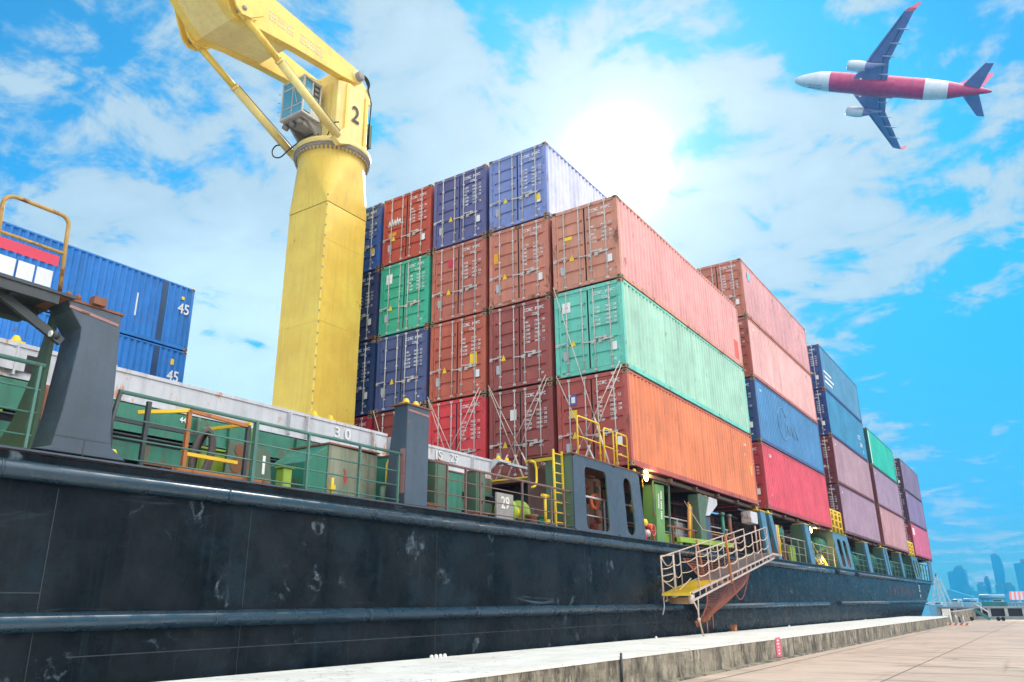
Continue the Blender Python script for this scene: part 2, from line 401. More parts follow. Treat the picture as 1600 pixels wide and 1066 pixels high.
        for i in range(rows):
            g2(1.02, zt - i * .14, .072, R.choice(('ABCD', 'DCA', 'EABC'))); g2(.62, zt - i * .14, .072, R.choice(('DCAB AB', 'ACDB BC', 'BBCD')))
        for i in range(2): g2(.55, .9 + i * .13, .055, 'ACDB')
        if R.random() < .7: g2(.42, .30, .07, 'BC')
        if R.random() < .6: g2(2.12, 1.12, .06, 'ABBC')
        B(g, 'marking', [white_mark])
        # placards
        sty = R.random()
        ty = R.uniform(1.62, 1.9); PM = [yel_m, grey_m, white_mark, plain('blue_sticker', (.08, .12, .4)), plain('red_sticker', (.6, .03, .08)), plain('orange_sticker', (.8, .35, .02))]
        p = MB(); p.prism([(ty - .1, .98), (ty + .1, .98), (ty, 1.2)], 'X', .026, .029); B(p, 'placard', PM[0])
        p = MB(); p.box(.026, .029, 1.96, 2.16, .55, .85); B(p, 'placard', PM[1])
        if sty < .5: p = MB(); p.box(.026, .029, .28, .44, .62, .88); B(p, 'placard', PM[2])
        for q, e in enumerate(extras): p = MB(); p.box(.0255 - .004 * q, .0285, e[0], e[1], e[2], e[3]); B(p, 'placard', PM[e[4]])
    if sidemarks:
        SM = [white_mark, yel_m, plain('pale_blue_mark', (.2, .55, .7)), cpaint('d4543c', 1, 's'), plain('stripe_red', (.75, .05, .10))]
        for s in sidemarks:
            g = MB()
            if s[0] == 'row': charline(g, s[1], s[2], s[3], s[4], .010, 1, 'x')
            else: g.box(s[1], s[2], .0115, .0085, s[3], s[4])
            B(g, 'side_marking', SM[s[5] if len(s) > 5 else 0])
    return t
TIERW = ('bottom tier', 'second tier', 'third tier', 'top tier')
G1 = 'containers in the stack nearest the crane'
A = 1
SPEC = {  # column from the quay side -> tiers (end colour, side colour, label, extras); palest tones have sun glare painted in
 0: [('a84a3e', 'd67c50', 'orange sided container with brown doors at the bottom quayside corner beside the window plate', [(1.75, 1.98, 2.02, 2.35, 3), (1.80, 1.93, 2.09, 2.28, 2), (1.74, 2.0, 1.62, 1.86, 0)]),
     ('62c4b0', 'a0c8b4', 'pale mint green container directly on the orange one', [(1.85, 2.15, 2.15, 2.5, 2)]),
     ('c48068', 'dc9c98', 'pale pink red container topping the quayside column of the nearest stack', [(1.7, 2.0, 1.75, 1.88, 0)])],
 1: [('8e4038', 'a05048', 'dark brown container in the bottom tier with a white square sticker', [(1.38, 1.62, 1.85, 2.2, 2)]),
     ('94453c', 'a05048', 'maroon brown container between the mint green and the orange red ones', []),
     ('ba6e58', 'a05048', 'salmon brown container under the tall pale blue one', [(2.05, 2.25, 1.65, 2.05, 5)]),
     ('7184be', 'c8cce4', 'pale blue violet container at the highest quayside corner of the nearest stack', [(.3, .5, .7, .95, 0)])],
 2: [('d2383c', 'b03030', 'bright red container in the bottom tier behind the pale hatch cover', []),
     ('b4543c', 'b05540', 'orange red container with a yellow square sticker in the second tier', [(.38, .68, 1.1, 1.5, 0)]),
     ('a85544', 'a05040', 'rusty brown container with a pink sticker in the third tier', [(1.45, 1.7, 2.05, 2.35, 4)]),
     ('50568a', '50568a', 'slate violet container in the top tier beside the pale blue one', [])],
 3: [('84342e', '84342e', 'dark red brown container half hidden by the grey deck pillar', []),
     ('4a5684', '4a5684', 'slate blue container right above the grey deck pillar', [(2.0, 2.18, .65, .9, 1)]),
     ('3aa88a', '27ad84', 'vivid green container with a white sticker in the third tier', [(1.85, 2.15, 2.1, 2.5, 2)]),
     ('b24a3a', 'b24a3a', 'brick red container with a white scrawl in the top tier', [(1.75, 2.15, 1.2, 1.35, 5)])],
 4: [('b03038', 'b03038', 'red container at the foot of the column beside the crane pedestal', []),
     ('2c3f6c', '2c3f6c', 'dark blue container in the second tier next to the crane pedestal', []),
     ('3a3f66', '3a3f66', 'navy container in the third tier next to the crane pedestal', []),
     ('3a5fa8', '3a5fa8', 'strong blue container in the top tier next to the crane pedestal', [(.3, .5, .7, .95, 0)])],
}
for c, tiers in SPEC.items():
    for k, (e, s_, lab, ex) in enumerate(tiers):
        sm = []
        if c == 0 and k == 0: sm = [('box', 11.6, 11.72, 1.15, 1.55, 1), ('row', 11.0, 2.3, .1, 'ABCD'), ('row', 11.0, 1.9, .08, 'AB')]
        if c == 0 and k == 2: sm = [('box', 11.2, 11.75, .3, 1.1, 3), ('row', 11.1, 1.9, .12, 'AB')]
        if c == 0 and k == 1: sm = [('row', 11.3, 1.5, .14, 'AB'), ('row', 11.1, .9, .1, 'BC')]
        if c < 3:                                            # veil of sun glare mixed into the end colours, strongest in the third tier
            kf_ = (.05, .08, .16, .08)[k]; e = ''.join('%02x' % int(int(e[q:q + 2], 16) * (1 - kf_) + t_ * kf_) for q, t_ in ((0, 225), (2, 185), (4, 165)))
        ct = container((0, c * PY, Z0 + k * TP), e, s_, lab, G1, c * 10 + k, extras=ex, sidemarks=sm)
        if c == 3 and k == 3:
            g = MB(); R = random.Random(3); u = 2.15
            pts = []
            for q in range(5):
                g.tube([(.02, u - q * .13, 1.62), (.02, u - q * .13 - .05, 1.9 + .05 * (q % 2))], .022, 5); g.tube([(.02, u - q * .13 - .05, 1.9 + .05 * (q % 2)), (.02, u - q * .13 - .1, 1.66)], .022, 5)
            g.tube([(.02, 2.2, 1.7), (.02, 1.5, 1.84)], .02, 5)
            o = g.build('marking', [white_mark], ct, (0, 0, 0)); 
far_bays = [
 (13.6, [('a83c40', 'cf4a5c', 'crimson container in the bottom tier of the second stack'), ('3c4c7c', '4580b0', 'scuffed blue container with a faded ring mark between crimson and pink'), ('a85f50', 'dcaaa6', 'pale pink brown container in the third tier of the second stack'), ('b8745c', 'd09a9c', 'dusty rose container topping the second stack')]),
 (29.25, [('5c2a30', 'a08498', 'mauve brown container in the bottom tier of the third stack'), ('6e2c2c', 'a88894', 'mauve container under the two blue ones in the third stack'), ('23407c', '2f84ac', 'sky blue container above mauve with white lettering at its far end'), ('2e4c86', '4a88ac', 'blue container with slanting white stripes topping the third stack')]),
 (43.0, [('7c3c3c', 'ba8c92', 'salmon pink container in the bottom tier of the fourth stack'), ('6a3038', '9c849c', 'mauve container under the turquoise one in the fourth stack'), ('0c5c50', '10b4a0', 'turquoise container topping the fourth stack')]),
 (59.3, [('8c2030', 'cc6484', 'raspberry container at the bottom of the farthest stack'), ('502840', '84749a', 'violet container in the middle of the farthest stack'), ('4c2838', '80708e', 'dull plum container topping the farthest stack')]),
]
for bi, (x0, tiers) in enumerate(far_bays):
    for k, (e, s_, lab) in enumerate(tiers):
        sm = [('row', .7, 2.4, .1, 'ABCD')]
        if bi == 0 and k == 0: sm = [('row', 1.0, 2.35, .13, 'ABCD'), ('row', .8, .6, .1, 'A')]
        if bi == 1 and k == 3: sm = [('box', .5, 2.6, 1.18, 1.30), ('box', .6, 3.2, .86, .98), ('box', .5, 2.6, .52, .64)]
        if bi == 1 and k == 2: sm = [('row', 9.4, 1.3, .28, 'ABAB'), ('row', 9.8, .8, .28, 'BCAD'), ('row', 10.6, .4, .2, 'AB')]
        if bi == 0 and k == 3: sm = [('box', .9, 1.35, 2.1, 2.5, 2)]
        if bi == 2 and k == 2: sm = [('box', .25, .55, .2, 2.7)]
        if bi == 3 and k == 0: sm = [('box', .7, 1.9, 1.9, 2.5)]
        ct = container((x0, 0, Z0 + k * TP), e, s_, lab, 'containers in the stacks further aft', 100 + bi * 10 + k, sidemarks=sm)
        if bi == 0 and k == 1:
            g = MB(); g.tube([(4.2 + .8 * math.cos(a * PI / 12), .004, 1.5 + .8 * math.sin(a * PI / 12)) for a in range(2, 23)], .02, 4)
            for q in range(3): g.tube([(4.6 + q * .8, .004, 1.1), (4.9 + q * .8, .004, 1.7), (5.2 + q * .8, .004, 1.1)], .02, 4)
            o = g.build('faded_emblem', [paint('faded_white', (.15, .30, .46), .6, dirt=.6)], ct, (0, 0, 0))
# blue containers at the far side, with the number 45
CB = Z0 + 4.0
for k, (lab, z) in enumerate((('blue container marked 45 with a red stripe and white panel, above its twin', 12.22), ('lower blue container marked 45, partly behind the grey hatch cover', 9.28), ('lowest blue container on the far side, hidden behind the hatch cover', 6.34))):
    t = container((-1.5 - 13.7, 20., z), '1f66b0', '1a74c4', lab, 'blue containers on the far side of the deck', 300 + k, L=13.7, doors=False,
                  sidemarks=([('box', 1.0, 7.85, 1.86, 2.28, 4)] + [('box', 1.2 + q * .66, 1.2 + q * .66 + .58, .95, 1.62, 0) for q in range(10) if q != 3] + [ ('box', 11.1, 11.16, .9, 1.9), ('box', 13.1, 13.25, 2.25, 2.4, 1)] if k == 0 else [('box', 3.0, 6.0, 1.3, 1.7, 0), ('box', 10.6, 10.75, 0.9, 1.6), ('box', 13.0, 13.15, 2.2, 2.45, 1)]), sk=1)
    p = MB(); p.box(12.15, 12.42, -.004, .03, .14, CH - .07); o = p.build('post', cpaint('1a3f6a'), t, (0, 0, 0))
    if k == 2: continue
    q = at(287, 484, Y=20.) if k == 0 else at(270, 589, Y=20.)
    textmesh('45', .66, white_mark, 'number', t, plane_mat((q.x, 19.998, q.z), (1, 0, 0), (0, 0, 1)), .006, font_scale=(.85, 1))
# ------------------------------------------------------------------ the ship
YH = -.05
def hull_material():
    m = paint('hull_paint', (.004, .0065, .009), .27, dirt=.35, streak=.6, rust=.03, bump=.06, dirtcol=(.008, .013, .018), spec=.05)
    t = m.node_tree; n = t.nodes; l = t.links; b = next(x for x in n if x.type == 'BSDF_PRINCIPLED')
    old = b.inputs['Base Color'].links[0].from_socket
    tcn = n.new('ShaderNodeTexCoord')
    def mapn(st, rot=(0, 0, 0)):
        q = n.new('ShaderNodeMapping'); q.inputs['Scale'].default_value = st; q.inputs['Rotation'].default_value = rot; l.new(tcn.outputs['Object'], q.inputs[0]); return q.outputs[0]
    def noi(v, s, d=6, r=.6, dist=0):
        q = n.new('ShaderNodeTexNoise'); q.inputs['Scale'].default_value = s; q.inputs['Detail'].default_value = d; q.inputs['Roughness'].default_value = r; q.inputs['Distortion'].default_value = dist; l.new(v, q.inputs['Vector']); return q
    def mr(x, a, c, lo=0., hi=1., sm=True):
        q = n.new('ShaderNodeMapRange'); q.interpolation_type = 'SMOOTHSTEP' if sm else 'LINEAR'
        q.inputs[1].default_value = a; q.inputs[2].default_value = c; q.inputs[3].default_value = lo; q.inputs[4].default_value = hi; l.new(x, q.inputs[0]); return q.outputs[0]
    def mm(op, a, c):
        q = n.new('ShaderNodeMath'); q.operation = op
        for i, x in enumerate((a, c)):
            if isinstance(x, (int, float)): q.inputs[i].default_value = x
            else: l.new(x, q.inputs[i])
        return q.outputs[0]
    # ring-shaped scuffs left by tyres and fenders
    w = noi(mapn((1, 0, 1)), 2.2, 4, .6)
    av = n.new('ShaderNodeVectorMath'); av.operation = 'MULTIPLY_ADD'; l.new(w.outputs['Color'], av.inputs[0]); av.inputs[1].default_value = (.75, 0, .9); l.new(mapn((1.25, 0, .95)), av.inputs[2])
    vo = n.new('ShaderNodeTexVoronoi'); vo.inputs['Scale'].default_value = 1.25; l.new(av.outputs[0], vo.inputs['Vector'])
    d = vo.outputs['Distance']
    ring = mm('MULTIPLY', mr(d, .10, .17), mr(d, .25, .18))
    sep = n.new('ShaderNodeSeparateColor'); l.new(vo.outputs['Color'], sep.inputs[0])
    ring = mm('MULTIPLY', ring, mr(sep.outputs[0], .15, .3)); ring = mm('MULTIPLY', ring, mr(noi(mapn((1, 0, 1)), 4, 7, .75).outputs['Fac'], .44, .62))
    wis = mm('MULTIPLY', mr(noi(mapn((.35, 0, 3.2), (0, .06, 0)), 1.6, 7, .6, 1.2).outputs['Fac'], .60, .80), mr(noi(mapn((1, 0, 1)), .5, 2).outputs['Fac'], .45, .62))
    fine_ = mr(noi(mapn((14, 0, .5)), 2.5, 4, .6).outputs['Fac'], .62, .8, 0, .35)
    def mx(f, a, c):
        q = n.new('ShaderNodeMix'); q.data_type = 'RGBA'; l.new(f, q.inputs[0]); l.new(a, q.inputs[6]); q.inputs[7].default_value = (*c, 1); return q.outputs[2]
    c = mx(mm('MULTIPLY', ring, 1.), old, (.10, .13, .155)); c = mx(mm('MULTIPLY', wis, .8), c, (.10, .145, .19)); c = mx(fine_, c, (.018, .030, .040))
    rs = mm('MULTIPLY', mr(noi(mapn((5, 0, .25)), 1.7, 6, .7).outputs['Fac'], .66, .76), .6)
    c = mx(rs, c, (.10, .055, .035))
    hs_ = mr(noi(mapn((.12, 0, 9), (0, .012, 0)), 2.0, 6, .7, .4).outputs['Fac'], .66, .74, 0, .55)
    c = mx(mm('MULTIPLY', hs_, mr(noi(mapn((.6, 0, .6)), .8, 3).outputs['Fac'], .5, .6)), c, (.10, .13, .16))
    vr = mr(noi(mapn((7, 0, .22)), 1.3, 8, .75).outputs['Fac'], .54, .68, 0, .6); c = mx(vr, c, (.022, .033, .042))
    vd = mr(noi(mapn((3, 0, .15)), 1.1, 7, .7).outputs['Fac'], .55, .72, 0, .5); c = mx(vd, c, (.0015, .003, .005))
    sc_ = mr(noi(mapn((2.2, 0, 2.2), (0, .6, 0)), 1.6, 11, .8, 1.5).outputs['Fac'], .57, .66, 0, .7); c = mx(mm('MULTIPLY', sc_, mr(noi(mapn((1, 0, 1)), .6, 3).outputs['Fac'], .45, .6)), c, (.06, .09, .115))
    cl = mr(noi(mapn((.5, 0, .7)), 1.3, 9, .72).outputs['Fac'], .50, .66, 0, .7); c = mx(cl, c, (.016, .027, .037))
    l.new(c, b.inputs['Base Color'])
    bn = noi(mapn((.8, 0, .5)), .9, 3, .5); bp = n.new('ShaderNodeBump'); bp.inputs['Strength'].default_value = .35; bp.inputs['Distance'].default_value = .12; l.new(bn.outputs['Fac'], bp.inputs['Height'])
    ob = b.inputs['Normal'].links[0].from_node; l.new(bp.outputs[0], ob.inputs['Normal'])
    return m
hullm = hull_material()
bluem = paint('fender_paint', (.010, .030, .050), .27, dirt=.35, streak=.0, rust=.0, bump=.0, sc=.45, dirtcol=(.008, .012, .016), rustcol=(.04, .022, .018), spec=.6)
pillm = paint('pillar_grey_blue', (.040, .060, .088), .42, dirt=.5, rust=.14, streak=.6, bump=.15)
pillf = paint('pillar_blue', (.06, .165, .25), .45, dirt=.3, rust=.08, streak=.3)
greenm = paint('deck_green', (.018, .165, .10), .5, dirt=.8, rust=.32, streak=.8, dirtcol=(.03, .10, .07))
greyg = paint('grey_green', (.065, .125, .075), .55, dirt=.7, rust=.30, streak=.7, dirtcol=(.10, .10, .075))
limem = paint('primer_lime', (.28, .42, .04), .55, dirt=.5, rust=.16, streak=.4)
hatchm = paint('hatch_cover_grey', (.50, .50, .53), .55, dirt=.3, rust=.36, streak=.45, rustcol=(.42, .17, .05))
blackm = paint('hold_black', (.010, .010, .011), .8, dirt=.2, bump=0)
rustm = paint('rusty_steel', (.20, .075, .035), .75, dirt=.5, rust=.45, streak=.3, bump=.4)
yelm = paint('safety_yellow', (.80, .50, .015), .45, dirt=.3, rust=.15, streak=.2)
orangem = paint('orange_brown_paint', (.42, .14, .035), .6, dirt=.5, rust=.35)
railg = paint('railing_green', (.06, .16, .125), .45, dirt=.5, rust=.25)
railb = paint('railing_dark', (.035, .04, .045), .5, dirt=.4, rust=.25)
deckm = paint('deck_red_brown', (.10, .045, .035), .7, dirt=.6, rust=.3)
tealm = paint('deck_teal', (.05, .20, .19), .5, dirt=.5, rust=.2)
pinkm = paint('bare_primer_streak', (.30, .15, .14), .6, dirt=.4, rust=.3)

ship = thing('container_ship', 'long dark navy cargo ship hull moored along the quay with blue rubbing pipes', 'ship', (0, 0, 0))
h = MB()
prof = [(-60, -3), (50.2, -3), (53.9, .0), (56.2, .55), (60.6, 1.58), (64.0, 2.4), (67.4, 3.36), (-60, 3.36)]
h.prism(prof, 'Y', YH, 25.5)
hb = h.build('hull', hullm, ship, bevel=.02)
g = MB()                                                     # welded seams
for x in (-15.8, -13.1, -8.9, -3.2, 2.6, 8.4, 15.0, 22, 30, 39, 48): g.box(x, x + .007, YH - .004, YH, -1, 3.0)
for z, xa, xb in ((1.18, -15.4, 3.2), (1.86, -60, -15.8), (1.0, 4.5, 52)): g.box(xa, xb, YH - .004, YH, z, z + .010)
g.build('weld_seam', paint('weld_bead', (.018, .028, .036), .5, dirt=.6), hb)
g = MB(); g.box(-60, 68.5, -.02, 25.2, 3.34, 3.375); g.build('deck', deckm, ship)
g = MB(); g.box(-60, 67.4, YH - .004, YH + .12, 3.376, 3.40); g.build('deck_edge', pillm, ship)
def pipe(z, xa, xb, r=.105, mt=None):
    p = MB(); p.tube([(xa, YH - .05, z), (xb, YH - .05, z)], r, 20); 
    for x in [xa + q * 2.9 for q in range(1, int((xb - xa) / 2.9))]: p.tube([(x, YH - .05, z), (x + .03, YH - .05, z)], r + .004, 20)
    p.build('rubbing_pipe', mt or bluem, ship)
for a in ((3.15, -60, 10.4), (3.15, 11.4, 23.9), (3.15, 25.2, 29.2), (3.15, 30.4, 67.0), (1.56, -60, 2.6), (1.56, 3.6, 21.9), (1.56, 24.6, 60.2)): pipe(*a)
# draught marks and faded name near the stern
o = textmesh('3', 1.3, white_mark, 'draught_mark', ship, plane_mat((57.2, YH - .01, 2.6), (1, 0, 0), (0, 0, 1)), font_scale=(.9, .6))
o = textmesh('M', .5, white_mark, 'draught_mark', ship, plane_mat((57.2, YH - .01, 1.95), (1, 0, 0), (0, 0, 1)))
g = MB()
for i, x in enumerate((41.5, 43.2, 44.6, 46.4, 47.8, 49.6, 51.0, 52.6)):
    g.box(x, x + .35, YH - .008, YH, 1.95, 2.75); 
    if i % 2: g.box(x + .35, x + .8, YH - .008, YH, 2.3 - .1 * (i % 3), 2.5)
g.build('faded_name', paint('faded_red', (.07, .03, .04), .6, dirt=.6), ship)
for x, z in ((-6.6, 1.02), (1.6, 1.0), (13, 1.05), (30, 1.05)):
    pass

# pillars carrying the outboard containers -----------------------------------
def face(pxs, Y=YH): return [(at(a, b, Y=Y).x, at(a, b, Y=Y).z) for a, b in pxs]
g = MB(); fp = face([(108, 463), (112, 484), (127, 512), (125, 530), (98, 640), (80, 696)]) + [(-16.15, 3.42), (-15.05, 3.42), (-15.25, 3.55), (-15.30, 3.75), (-15.40, 5.24)]
fp[0] = (fp[0][0], 5.24); g.prism(fp, 'Y', YH, .42)
sup = g.build('support_pillar', pillm, ship, bevel=.008)
g = MB(); xx = -16.02
g.prism([(.42, 5.22), (.55, 5.22), (.62, 4.85), (.75, 4.4), (1.0, 3.9), (1.55, 3.40), (.42, 3.40)], 'X', -15.98, -15.93); g.build('web_plate', greyg, sup)
g = MB(); g.box(-16.2, -15.37, YH - .012, .5, 5.241, 5.27); g.box(-15.9, -15.8, YH - .014, YH - .002, 5.13, 5.15)
g.build('cap_plate', rustm, sup)
g = MB(); g.bar((-16.05, YH - .004, 5.17), (-15.42, YH - .004, 5.10), .008, .035); g.build('paint_streak', pinkm, sup)
g = MB(); g.box(-15.95, -15.05, YH - .004, YH - .001, 3.60, 3.612); g.box(-15.6, -15.59, YH - .004, YH - .001, 3.4, 3.6); g.build('weld_seam', railb, sup)
g = MB(); g.tube([(-16.1, .0, 4.78), (-16.18, -.02, 4.78)], .05, 10, 0); g.tube([(-16.18, -.02, 4.78), (-16.2, -.02, 4.78)], .04, 10, 1); g.build('deck_light', [railb, plain('lens', (.8, .8, .75), .2)], sup)
# platform left of the pillar
g = MB(); g.box(-20, -16.02, -.12, 1.3, 5.25, 5.285); g.box(-20, -16.2, -.1, -.04, 5.13, 5.25); g.box(-20, -16.1, .6, .68, 5.08, 5.25)
for x in (-17.6, -16.7): g.box(x, x + .06, -.04, 1.3, 5.12, 5.25)
g.bar((-16.0, .1, 4.75), (-16.9, .1, 5.2), .06, .1)
g.build('side_platform', railb, ship)
for i, (px, py) in enumerate(((117, 460), (132, 465), (163, 470))):
    p = at(px, py, Z=5.3); g = MB(); g.lathe([(.0, .02), (.035, .02), (.035, .09), (.02, .12), (0, .12)], (p.x, p.y + .15, 5.25), n=10)
    if i == 2: g.box(p.x - .07, p.x + .09, p.y + .1, p.y + .22, 5.27, 5.37)
    g.build('deck_fitting', rustm, ship)
# middle pillar
g = MB(); g.prism([(YH, 5.22), (.27, 5.22), (.36, 4.5), (.45, 3.40), (YH, 3.40)], 'X', -9.83, -9.20); sp2 = g.build('support_pillar', pillm, ship, bevel=.01)
g = MB(); g.box(-9.88, -9.15, YH - .02, .34, 5.221, 5.25); g.build('cap_plate', rustm, sp2)
g = MB(); g.bar((-9.81, YH - .004, 5.12), (-9.22, YH - .004, 5.10), .008, .04); g.build('paint_streak', pinkm, sp2)
g = MB(); g.box(-9.838, -9.832, YH + .02, YH + .14, 3.6, 4.4); g.build('paint_streak', pinkm, sp2)
def cones(cx, cy, z, par=ship, n=2, dx=.28):
    for i in range(n):
        q = MB(); x = cx + (i - (n - 1) / 2) * dx
        q.box(x - .10, x + .10, cy - .08, cy + .08, z, z + .04); q.lathe([(.07, .04), (.06, .09), (.035, .13), (0, .14)], (x, cy, z), n=10); q.build('twistlock', yelm, par)
cones(-9.55, .12, 5.25)
# plate with two round-cornered openings, with cheeks and roof
g = MB(); top, bot = 5.235, 3.40
def slant(u, w): return u + .28 * max(0, (top - w) / (top - bot)) * max(0, min(1, (u + 3.6) / 4.0)) 
g.holecell(-3.6, -1.35, bot, top, -3.02, -1.83, bot + .05, 5.0, .14, YH, YH + .04, 0, 1, slant=slant)
g.holecell(-1.35, .26, bot, top, -.83, -.33, bot + .05, 5.0, .24, YH, YH + .04, 0, 1, slant=slant)
pl = g.build('window_plate', [pillm, greyg], ship)
g = MB(); g.box(-3.6, -3.56, YH + .041, .75, bot, top); g.build('cheek_plate', greyg, pl)
g = MB(); g.add([(.22, YH + .041, top), (.26, YH + .041, top), (.54, YH + .041, bot), (.50, YH + .041, bot), (.22, .16, top), (.26, .16, top), (.54, .16, bot), (.50, .16, bot)], [(0, 1, 2, 3), (7, 6, 5, 4), (0, 4, 5, 1), (1, 5, 6, 2), (2, 6, 7, 3), (3, 7, 4, 0)]); g.build('cheek_plate', pillm, pl)
g = MB(); g.box(-3.66, .34, YH - .02, 1.2, top + .001, top + .03); g.build('cap_plate', rustm, pl)
# further pillars aft
def plate2(x0, x1, slots, lean=.5):
    q = MB(); sf = lambda u, w: u + lean * (5.235 - w) / 1.83; a = x0; edges = [x0] + [(slots[i][1] + slots[i + 1][0]) / 2 for i in range(len(slots) - 1)] + [x1]
    for i, sl_ in enumerate(slots): q.holecell(edges[i], edges[i + 1], 3.4, 5.235, sl_[0], sl_[1], 3.5, 4.95, min(.2, (sl_[1] - sl_[0]) / 2.2), YH, YH + .06, 0, 1, slant=sf)
    o = q.build('window_plate', [pillf, greyg], ship)
    q = MB(); q.add([(x0, .01, 5.235), (x0 + .05, .01, 5.235), (x0 + lean + .05, .01, 3.4), (x0 + lean, .01, 3.4), (x0, 1.1, 5.235), (x0 + .05, 1.1, 5.235), (x0 + lean + .05, 1.3, 3.4), (x0 + lean, 1.3, 3.4)], [(0, 1, 2, 3), (7, 6, 5, 4), (0, 4, 5, 1), (1, 5, 6, 2), (2, 6, 7, 3), (3, 7, 4, 0)]); q.build('cheek_plate', greyg, o)
    q = MB(); q.box(x0 - .05, x1 + .05, YH - .02, 1.2, 5.236, 5.27); q.build('cap_plate', greyg, o)
    return o
def leg(x0, x1, lean=.5, mt=pillf, cheek=0, w2=None):
    q = MB(); w2 = w2 or (x1 - x0); q.prism([(x0, 5.23), (x1, 5.23), (x1 + lean + (w2 - (x1 - x0)), 3.4), (x0 + lean, 3.4)], 'Y', YH, YH + .14); o = q.build('support_pillar', mt, ship, bevel=.01)
    if cheek:
        q = MB(); q.add([(x0 + .02, YH + .141, 5.23), (x0 + .08, YH + .141, 5.23), (x0 + lean + .08, YH + .141, 3.4), (x0 + lean + .02, YH + .141, 3.4), (x0, cheek, 5.23), (x0 + .05, cheek, 5.23), (x0 + lean, cheek * 1.5, 3.4), (x0 + lean - .06, cheek * 1.5, 3.4)], [(0, 1, 2, 3), (7, 6, 5, 4), (0, 4, 5, 1), (1, 5, 6, 2), (2, 6, 7, 3), (3, 7, 4, 0)]); q.build('cheek_plate', greyg, o)
    q = MB(); q.box(x0 - .06, x1 + .06, YH - .02, .5, 5.231, 5.26); q.build('cap_plate', yelm, o)
    return o
leg(12.05, 12.75, .5); leg(13.25, 13.75, .9)
leg(19.2, 20.0, .6, cheek=.6)
plate2(25.3, 29.1, [(26.0, 26.9), (27.5, 28.3)], 1.0)
leg(34.4, 35.5, .7, cheek=.5); leg(41.2, 41.9, .8, cheek=.6); leg(42.3, 42.9, .8)
leg(48.6, 49.6, .8, cheek=.5); plate2(55.2, 59.0, [(55.8, 56.6), (57.4, 58.2)], 1.2); leg(67.2, 69.4, -.6)
# hatch coaming, hatch covers ------------------------------------------------
YC = 2.5
for a, b_, nm in ((-40, -7.6, 0), (-7.35, -3.5, 1)):
    g = MB(); g.box(a, b_, YC, 24.6, 4.85, 5.345); g.box(a, b_, YC - .02, YC, 5.30, 5.36); g.box(a, b_, YC - .03, YC - .002, 4.83, 4.86)
    for x in (-27, -15.5, -14.85, -10.45, -10.0, -8.1, -4.4):
        if a < x < b_: g.box(x, x + .03, YC - .10, YC, 4.86, 5.3)
    hc = g.build('hatch_cover', hatchm, ship)
    g = MB(); g.box(a, b_ - .02, YC + .06, 24.4, 3.376, 4.829); g.build('coaming', blackm, ship)
    g = MB(); g.box(a, b_, YC - .03, YC + .05, 4.39, 4.81); g.box(a, b_, YC - .03, YC + .05, 3.92, 4.20); g.box(a, b_, YC - .06, YC - .031, 4.36, 4.389)
    x = a + .3
    while x < b_:
        g.box(x, x + .025, YC - .09, YC - .031, 4.40, 4.80); g.prism([(YC + .04, 3.92), (YC - .45, 3.38), (YC + .04, 3.38)], 'X', x + .4, x + .43); x += 1.55
    g.build('coaming_plate', greenm if nm == 0 else greyg, ship)
g = MB(); g.box(-3.5, -3.0, YC - .25, YC + 4, 5.30, 5.36); g.prism([(YC - .25, 5.30), (YC + .3, 5.30), (YC + .3, 4.85)], 'X', -3.5, -3.46); g.box(-3.45, -.4, YC - .2, YC - .12, 5.28, 5.345)
g.build('hatch_end_bracket', hatchm, ship)
# recess in the far left hatch and its grey box
g = MB(); g.box(-19, -15.0, YC - .035, YC - .021, 4.95, 5.2); g.build('hatch_recess', blackm, hc if False else ship)
g = MB(); g.box(-15.75, -15.35, YC - .09, YC - .036, 4.93, 5.24); g.build('hatch_recess', hatchm, ship)
g = MB(); g.box(-16, -1.4, 19.9, 24.2, 5.346, 6.32); g.build('container_stool', hatchm, ship)
# under-deck mass of the holds aft (coaming of the following bays)
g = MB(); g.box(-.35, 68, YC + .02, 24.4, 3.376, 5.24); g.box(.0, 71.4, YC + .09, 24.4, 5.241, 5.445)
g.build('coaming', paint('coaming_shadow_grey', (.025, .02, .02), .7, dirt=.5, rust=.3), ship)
g = MB()
for i in range(46): x = -.2 + i * 1.48; g.box(x, x + .03, YC - .18, YC - .002, 3.4, 5.2)
for z in (4.2, 4.9): g.box(-.3, 68, YC - .14, YC - .002, z, z + .04)
g.build('stiffener', rustm, ship)
g = MB()
for (a, b_) in ((.3, 12.19), (13.6, 25.8), (29.2, 41.4), (43, 55.2), (59.3, 71.4)):
    for y in (.16, 2.2): g.box(a + .3, b_ - .3, y, y + .14, 5.30, 5.40)
    for q in range(6): x = a + .4 + q * 2.2; g.box(x, x + .12, .02, 2.46, 5.29, 5.41)
g.build('container_beam', paint('beam_brown', (.09, .045, .03), .7, dirt=.5, rust=.3), ship)
for x, y in ((-9.66, 2.62), (-9.22, 2.62), (-15.45, 2.62), (-3.3, 2.4), (-2.9, 2.4)): cones(x, y, 5.36, n=1)
for x in (.3, 12.0, 13.7, 25.7, 29.4, 41.3): cones(x, .1, 5.26, n=1)
num = lambda s, p, sz, Y=None, fs=(1, 1), mt=None: textmesh(s, sz, mt or white_mark, 'number', ship, plane_mat(p, (1, 0, 0), (0, 0, 1)), font_scale=fs)
numm = paint('worn_number_white', (.68, .68, .68), .6, dirt=.5)
num('3 0', (-8.98, YC - .024, 5.12), .32, mt=numm, fs=(1.2, 1)); num('1S   29', (-5.45, YC - .024, 5.15), .28, mt=numm, fs=(1.25, 1.1)); num('44', tuple(at(286, 657, Y=YC - .04)), .13)

